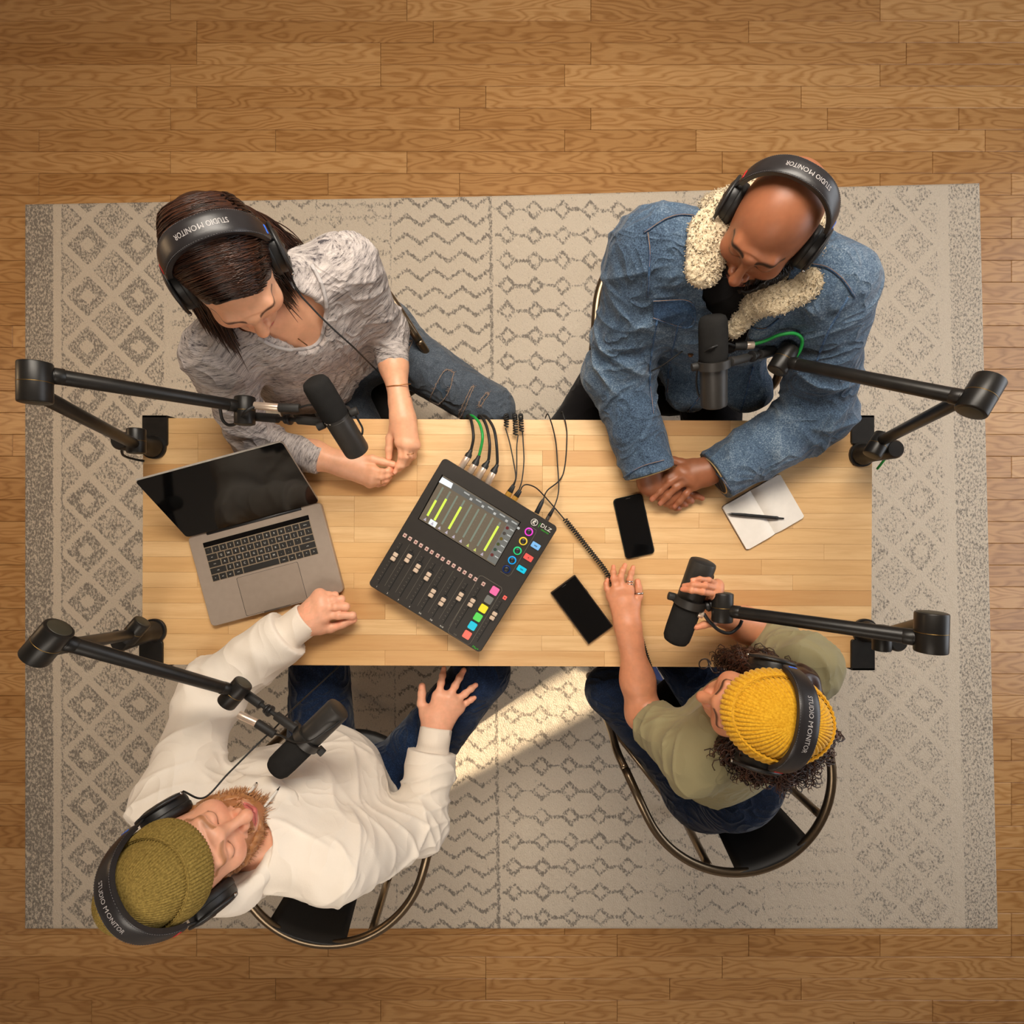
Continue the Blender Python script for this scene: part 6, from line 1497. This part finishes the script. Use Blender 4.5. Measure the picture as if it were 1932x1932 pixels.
person_hoodie()
chair('tubular armchair under the man in the cream hoodie', (-.485, -.89), (.25, .97))

# ================= woman in the yellow beanie (near right)
def person_yellow():
    B = Body('person', 'person in a yellow beanie and olive shirt holding a microphone', (.60, -.74, .01)); sk = srgb(210, 142, 106)
    p = dict(N=(.522, -.425, .985), SL=(.398, -.545, .965), SR=(.640, -.335, .965), EL=W(1214, 1346, .77), ER=W(1437, 1194, .785), WL=W(1186, 1190, .785), WR=W(1352, 1152, .90),
             PV=(.618, -.745, .56), HL=(.553, -.80, .525), HR=(.685, -.69, .525), KL=W(1152, 1302, .585), KR=(.42, -.33, .57), AL=W(1246, 1312, .11), AR=(.36, -.30, .09))
    inner(B, p, sk, waist=.118, chest=.135, hips=.145, sh=.046)
    R, C = head(B, (.478, -.382, 1.12), (-.965, .20, -.14), (-.06, .20, .97), p['N'], sk, srgb(176, 84, 74), srgb(60, 34, 24), nose=.95, width=.95, scale=.95, cran=.78, female=True)
    a = zz(1120, 1050, 6.9, .768)
    arm_skin(B, sk, p['EL'], a(445, 900, .012), [[a(468, 440, .006), a(470, 300, .004), a(490, 215, .0), a(515, 140, -.004)], [a(375, 425, .008), a(350, 270, .006), a(375, 185, .002), a(408, 112, -.004)],
        [a(290, 445, .006), a(258, 290, .004), a(255, 205, .0), a(258, 132, -.006)], [a(225, 520, .0), a(170, 420, -.002), a(163, 355, -.006), a(180, 300, -.01)]],
        [a(540, 650, .002), a(592, 520, .0), a(585, 410, -.002), a(572, 325, -.006)], .040, .0245, .0074, .0122, upper=(np.asarray(p['SL']), .045))
    a = zz(1220, 1040, 9.66, 1.024)
    arm_skin(B, sk, p['ER'], p['WR'], [[a(1260, 880, -.02), a(1120, 860, -.012), a(980, 850, -.01), a(900, 850, -.01)], [a(1250, 790, .008), a(1010, 740, .036), a(820, 715, .042), a(650, 695, .026)],
        [a(1280, 680, .006), a(1060, 625, .036), a(850, 610, .042), a(680, 625, .028)], [a(1300, 610, .0), a(1130, 520, .030), a(970, 505, .040), a(825, 520, .038)]],
        [a(1330, 1230, -.03), a(1180, 1310, -.018), a(1040, 1345, -.014), a(905, 1385, -.010)], .040, .0235, .0062, .0110, upper=(np.asarray(p['SR']), .045), dn=(.5, .3, .8), kf=.0012)
    B.finish()
    f, t = torso_field(p, .0, .0042, .128, .148, .68, .0, .050, arms=False, hips=.155); fw, u, r = t['fw'], t['u'], t['r']
    for S, E, cut in (('SL', 'EL', .80), ('SR', 'ER', .86)):
        S_, E_ = np.asarray(p[S]), np.asarray(p[E]); c = S_ + (E_ - S_) * cut; f.cone(S_, c, .060, .058, .04); f.cutcyl(c, E_ - S_, .085, .12)
    f.cone(np.asarray(p['N']) + [0, 0, .06], np.asarray(p['N']) + fw * .05 - u * .02, .062, .058, .008, op='sub')
    m = cotton('olive_cotton', srgb(148, 138, 104), .05, .2, 420)
    sg = seg_list(p); tee = cloth(B, 'olive_shirt', f, m, sg, .0200, 8.3, [(p['SL'], .15, .9), (p['SR'], .15, .8), (t['wa'], .2, .8)], around=.13, along=.038)
    jm = denim('dark_indigo', srgb(9, 14, 26), srgb(18, 30, 52), srgb(40, 60, 90), .35)
    lf = leg_field(p, .094, .066, .05); jeans = cloth(B, 'jeans', lf, jm, [(p['HL'], p['KL'], .08), (p['KL'], p['AL'], .06), (p['HR'], p['KR'], .08), (p['KR'], p['AR'], .06)], .0045, 9., [(p['HL'], .2, 1.), (p['KL'], .12, .7)])
    shoe(B, p['AL'], (-.4, .8), plain('blue_shoe', srgb(46, 62, 116), .7), plain('white_sole2', srgb(220, 206, 190), .7)); shoe(B, p['AR'], (-.5, .8), plain('blue_shoe2', srgb(46, 62, 116), .7), plain('white_sole3', srgb(220, 206, 190), .7))
    # curly hair below the hat
    hm = hair_mat('curly_brown_hair', srgb(30, 16, 12), srgb(96, 54, 36)); rs = np.random.RandomState(12)
    cf = Field((-.18, -.19, -.26), (.18, .12, .1), .0045); cf.ell((0, -.03, .0), (.084, .094, .07), 0)
    for s in (-1, 1): cf.cone((s * .07, -.02, -.02), (s * .10, .0, -.14), .038, .026, .03)
    cf.cone((0, -.09, -.03), (.0, -.12, -.16), .055, .045, .03); cf.cone((-.05, -.085, -.05), (-.10, -.13, -.19), .045, .040, .03); cf.cone((.07, -.08, -.05), (.08, -.10, -.14), .04, .03, .03)
    cf.ell((0, .10, -.02), (.074, .085, .12), .01, op='sub'); cf.cut((0, 0, .07), (0, 0, 1))
    V, Q = cf.mesh(2); Nn = normals(V, Q); V = V + Nn * (vnoise(V * 55) * .008)[:, None]
    me = mesh_np('hair', V @ R.T + C, Q, True); set_col(me, (.15 + .1 * vnoise(V * 70))[:, None] * np.ones((1, 3))); hair = B.th.mpart('hair', me, hm)
    n = 1500; K = 34; t_ = np.linspace(0, 1, K); an = rs.uniform(-2.75, 2.75, n); an = an + np.sign(an) * 0.35      # angle from the face, around the head
    an = np.where(np.abs(an) < .95, np.sign(an) * rs.uniform(.95, 2.6, n), an)
    back = np.clip((np.abs(an) - 1.2) / 1.2, 0, 1) * (an < 0); L = rs.uniform(.12, .26, n); am = rs.uniform(.004, .010, n); fr = rs.uniform(3.5, 7, n); p0 = rs.uniform(0, 6.28, n); sp = rs.uniform(.02, .075, n) * np.where(an > 0, .55, 1.0)
    x0 = .082 * np.sin(an); y0 = -.02 + .092 * np.cos(an); z0 = rs.uniform(-.06, .04, n)
    P = np.zeros((n, K, 3))
    for k, q in enumerate(t_):
        o_ = (sp + back * .035) * q ** .8; x = x0 + np.sin(an) * o_; y = y0 + np.cos(an) * o_ * .9; z = z0 - L * q; w = am * min(1, q * 4)
        ph = p0 + fr * q * 6.28; P[:, k] = np.stack([x + w * np.cos(ph), y + w * np.sin(ph), z], 1)
    P += np.cumsum(rs.normal(0, .0012, P.shape), 1)
    V, Q = strands(P, np.r_[np.full(K - 3, .0012), .0010, .0008, .0004]); me = mesh_np('hair_strands', V @ R.T + C, Q, True); set_col(me, np.repeat(np.clip(rs.normal(.35, .25, n), 0, 1), K * 3)[:, None] * np.ones((1, 3)))
    o = B.th.mpart('hair_strands', me, hm, hair); o['kind'] = 'stuff'
    c0 = W(1331, 1254, 1.03); loop = [c0 + [.011 * math.cos(q), .011 * math.sin(q), -.002 * q] for q in np.linspace(0, 7, 26)]
    B.th.part('loose_curl', G().tube(spline(list(loop) + [W(1345, 1268, 1.03), W(1358, 1268, 1.04)], 3), .0014, 5), hm, hair)
    yt = NT('yellow_knit'); yf = yt.noise(yt.coord(), 280, 3); yt.set(Base_Color=yt.ramp(yf, [(.3, srgb(204, 143, 22)), (.7, srgb(236, 182, 50))]), Roughness=.9, Specular_IOR_Level=.1, Sheen_Weight=.2, Normal=yt.bump(yf, .12, .0008))
    beanie(B, R, C, yt.m, 54, .062, .0046, .064, .004, .118, .014, 0., 1.0)
    sv = plain('silver_ring', srgb(200, 196, 190), .25, 1.0)
    def ringat(c, d, r_, w_=.0016):
        d = unit(d); a_ = unit(np.cross(d, [0, 0, 1])); b_ = np.cross(d, a_); B.th.part('ring', G().tube([c + r_ * (math.cos(q) * a_ + math.sin(q) * b_) for q in np.linspace(0, 2 * np.pi, 21)], w_, 6, False), sv)
    a = zz(1120, 1050, 6.9, .772); dI = a(480, 260) - a(468, 440)
    ringat(a(470, 322), dI, .0088, .0015); ringat(a(469, 356), dI, .0090, .0015); ringat(a(590, 475, -.004), a(585, 410) - a(592, 520), .0102, .0024)
    headphones('black headphones over the yellow beanie', R, C, .099, .137, .26, rev=True)
    return B
person_yellow()
chair('tubular armchair with visible steel hoop under the woman in the yellow beanie', (.592, -.700), (-.42, .90))
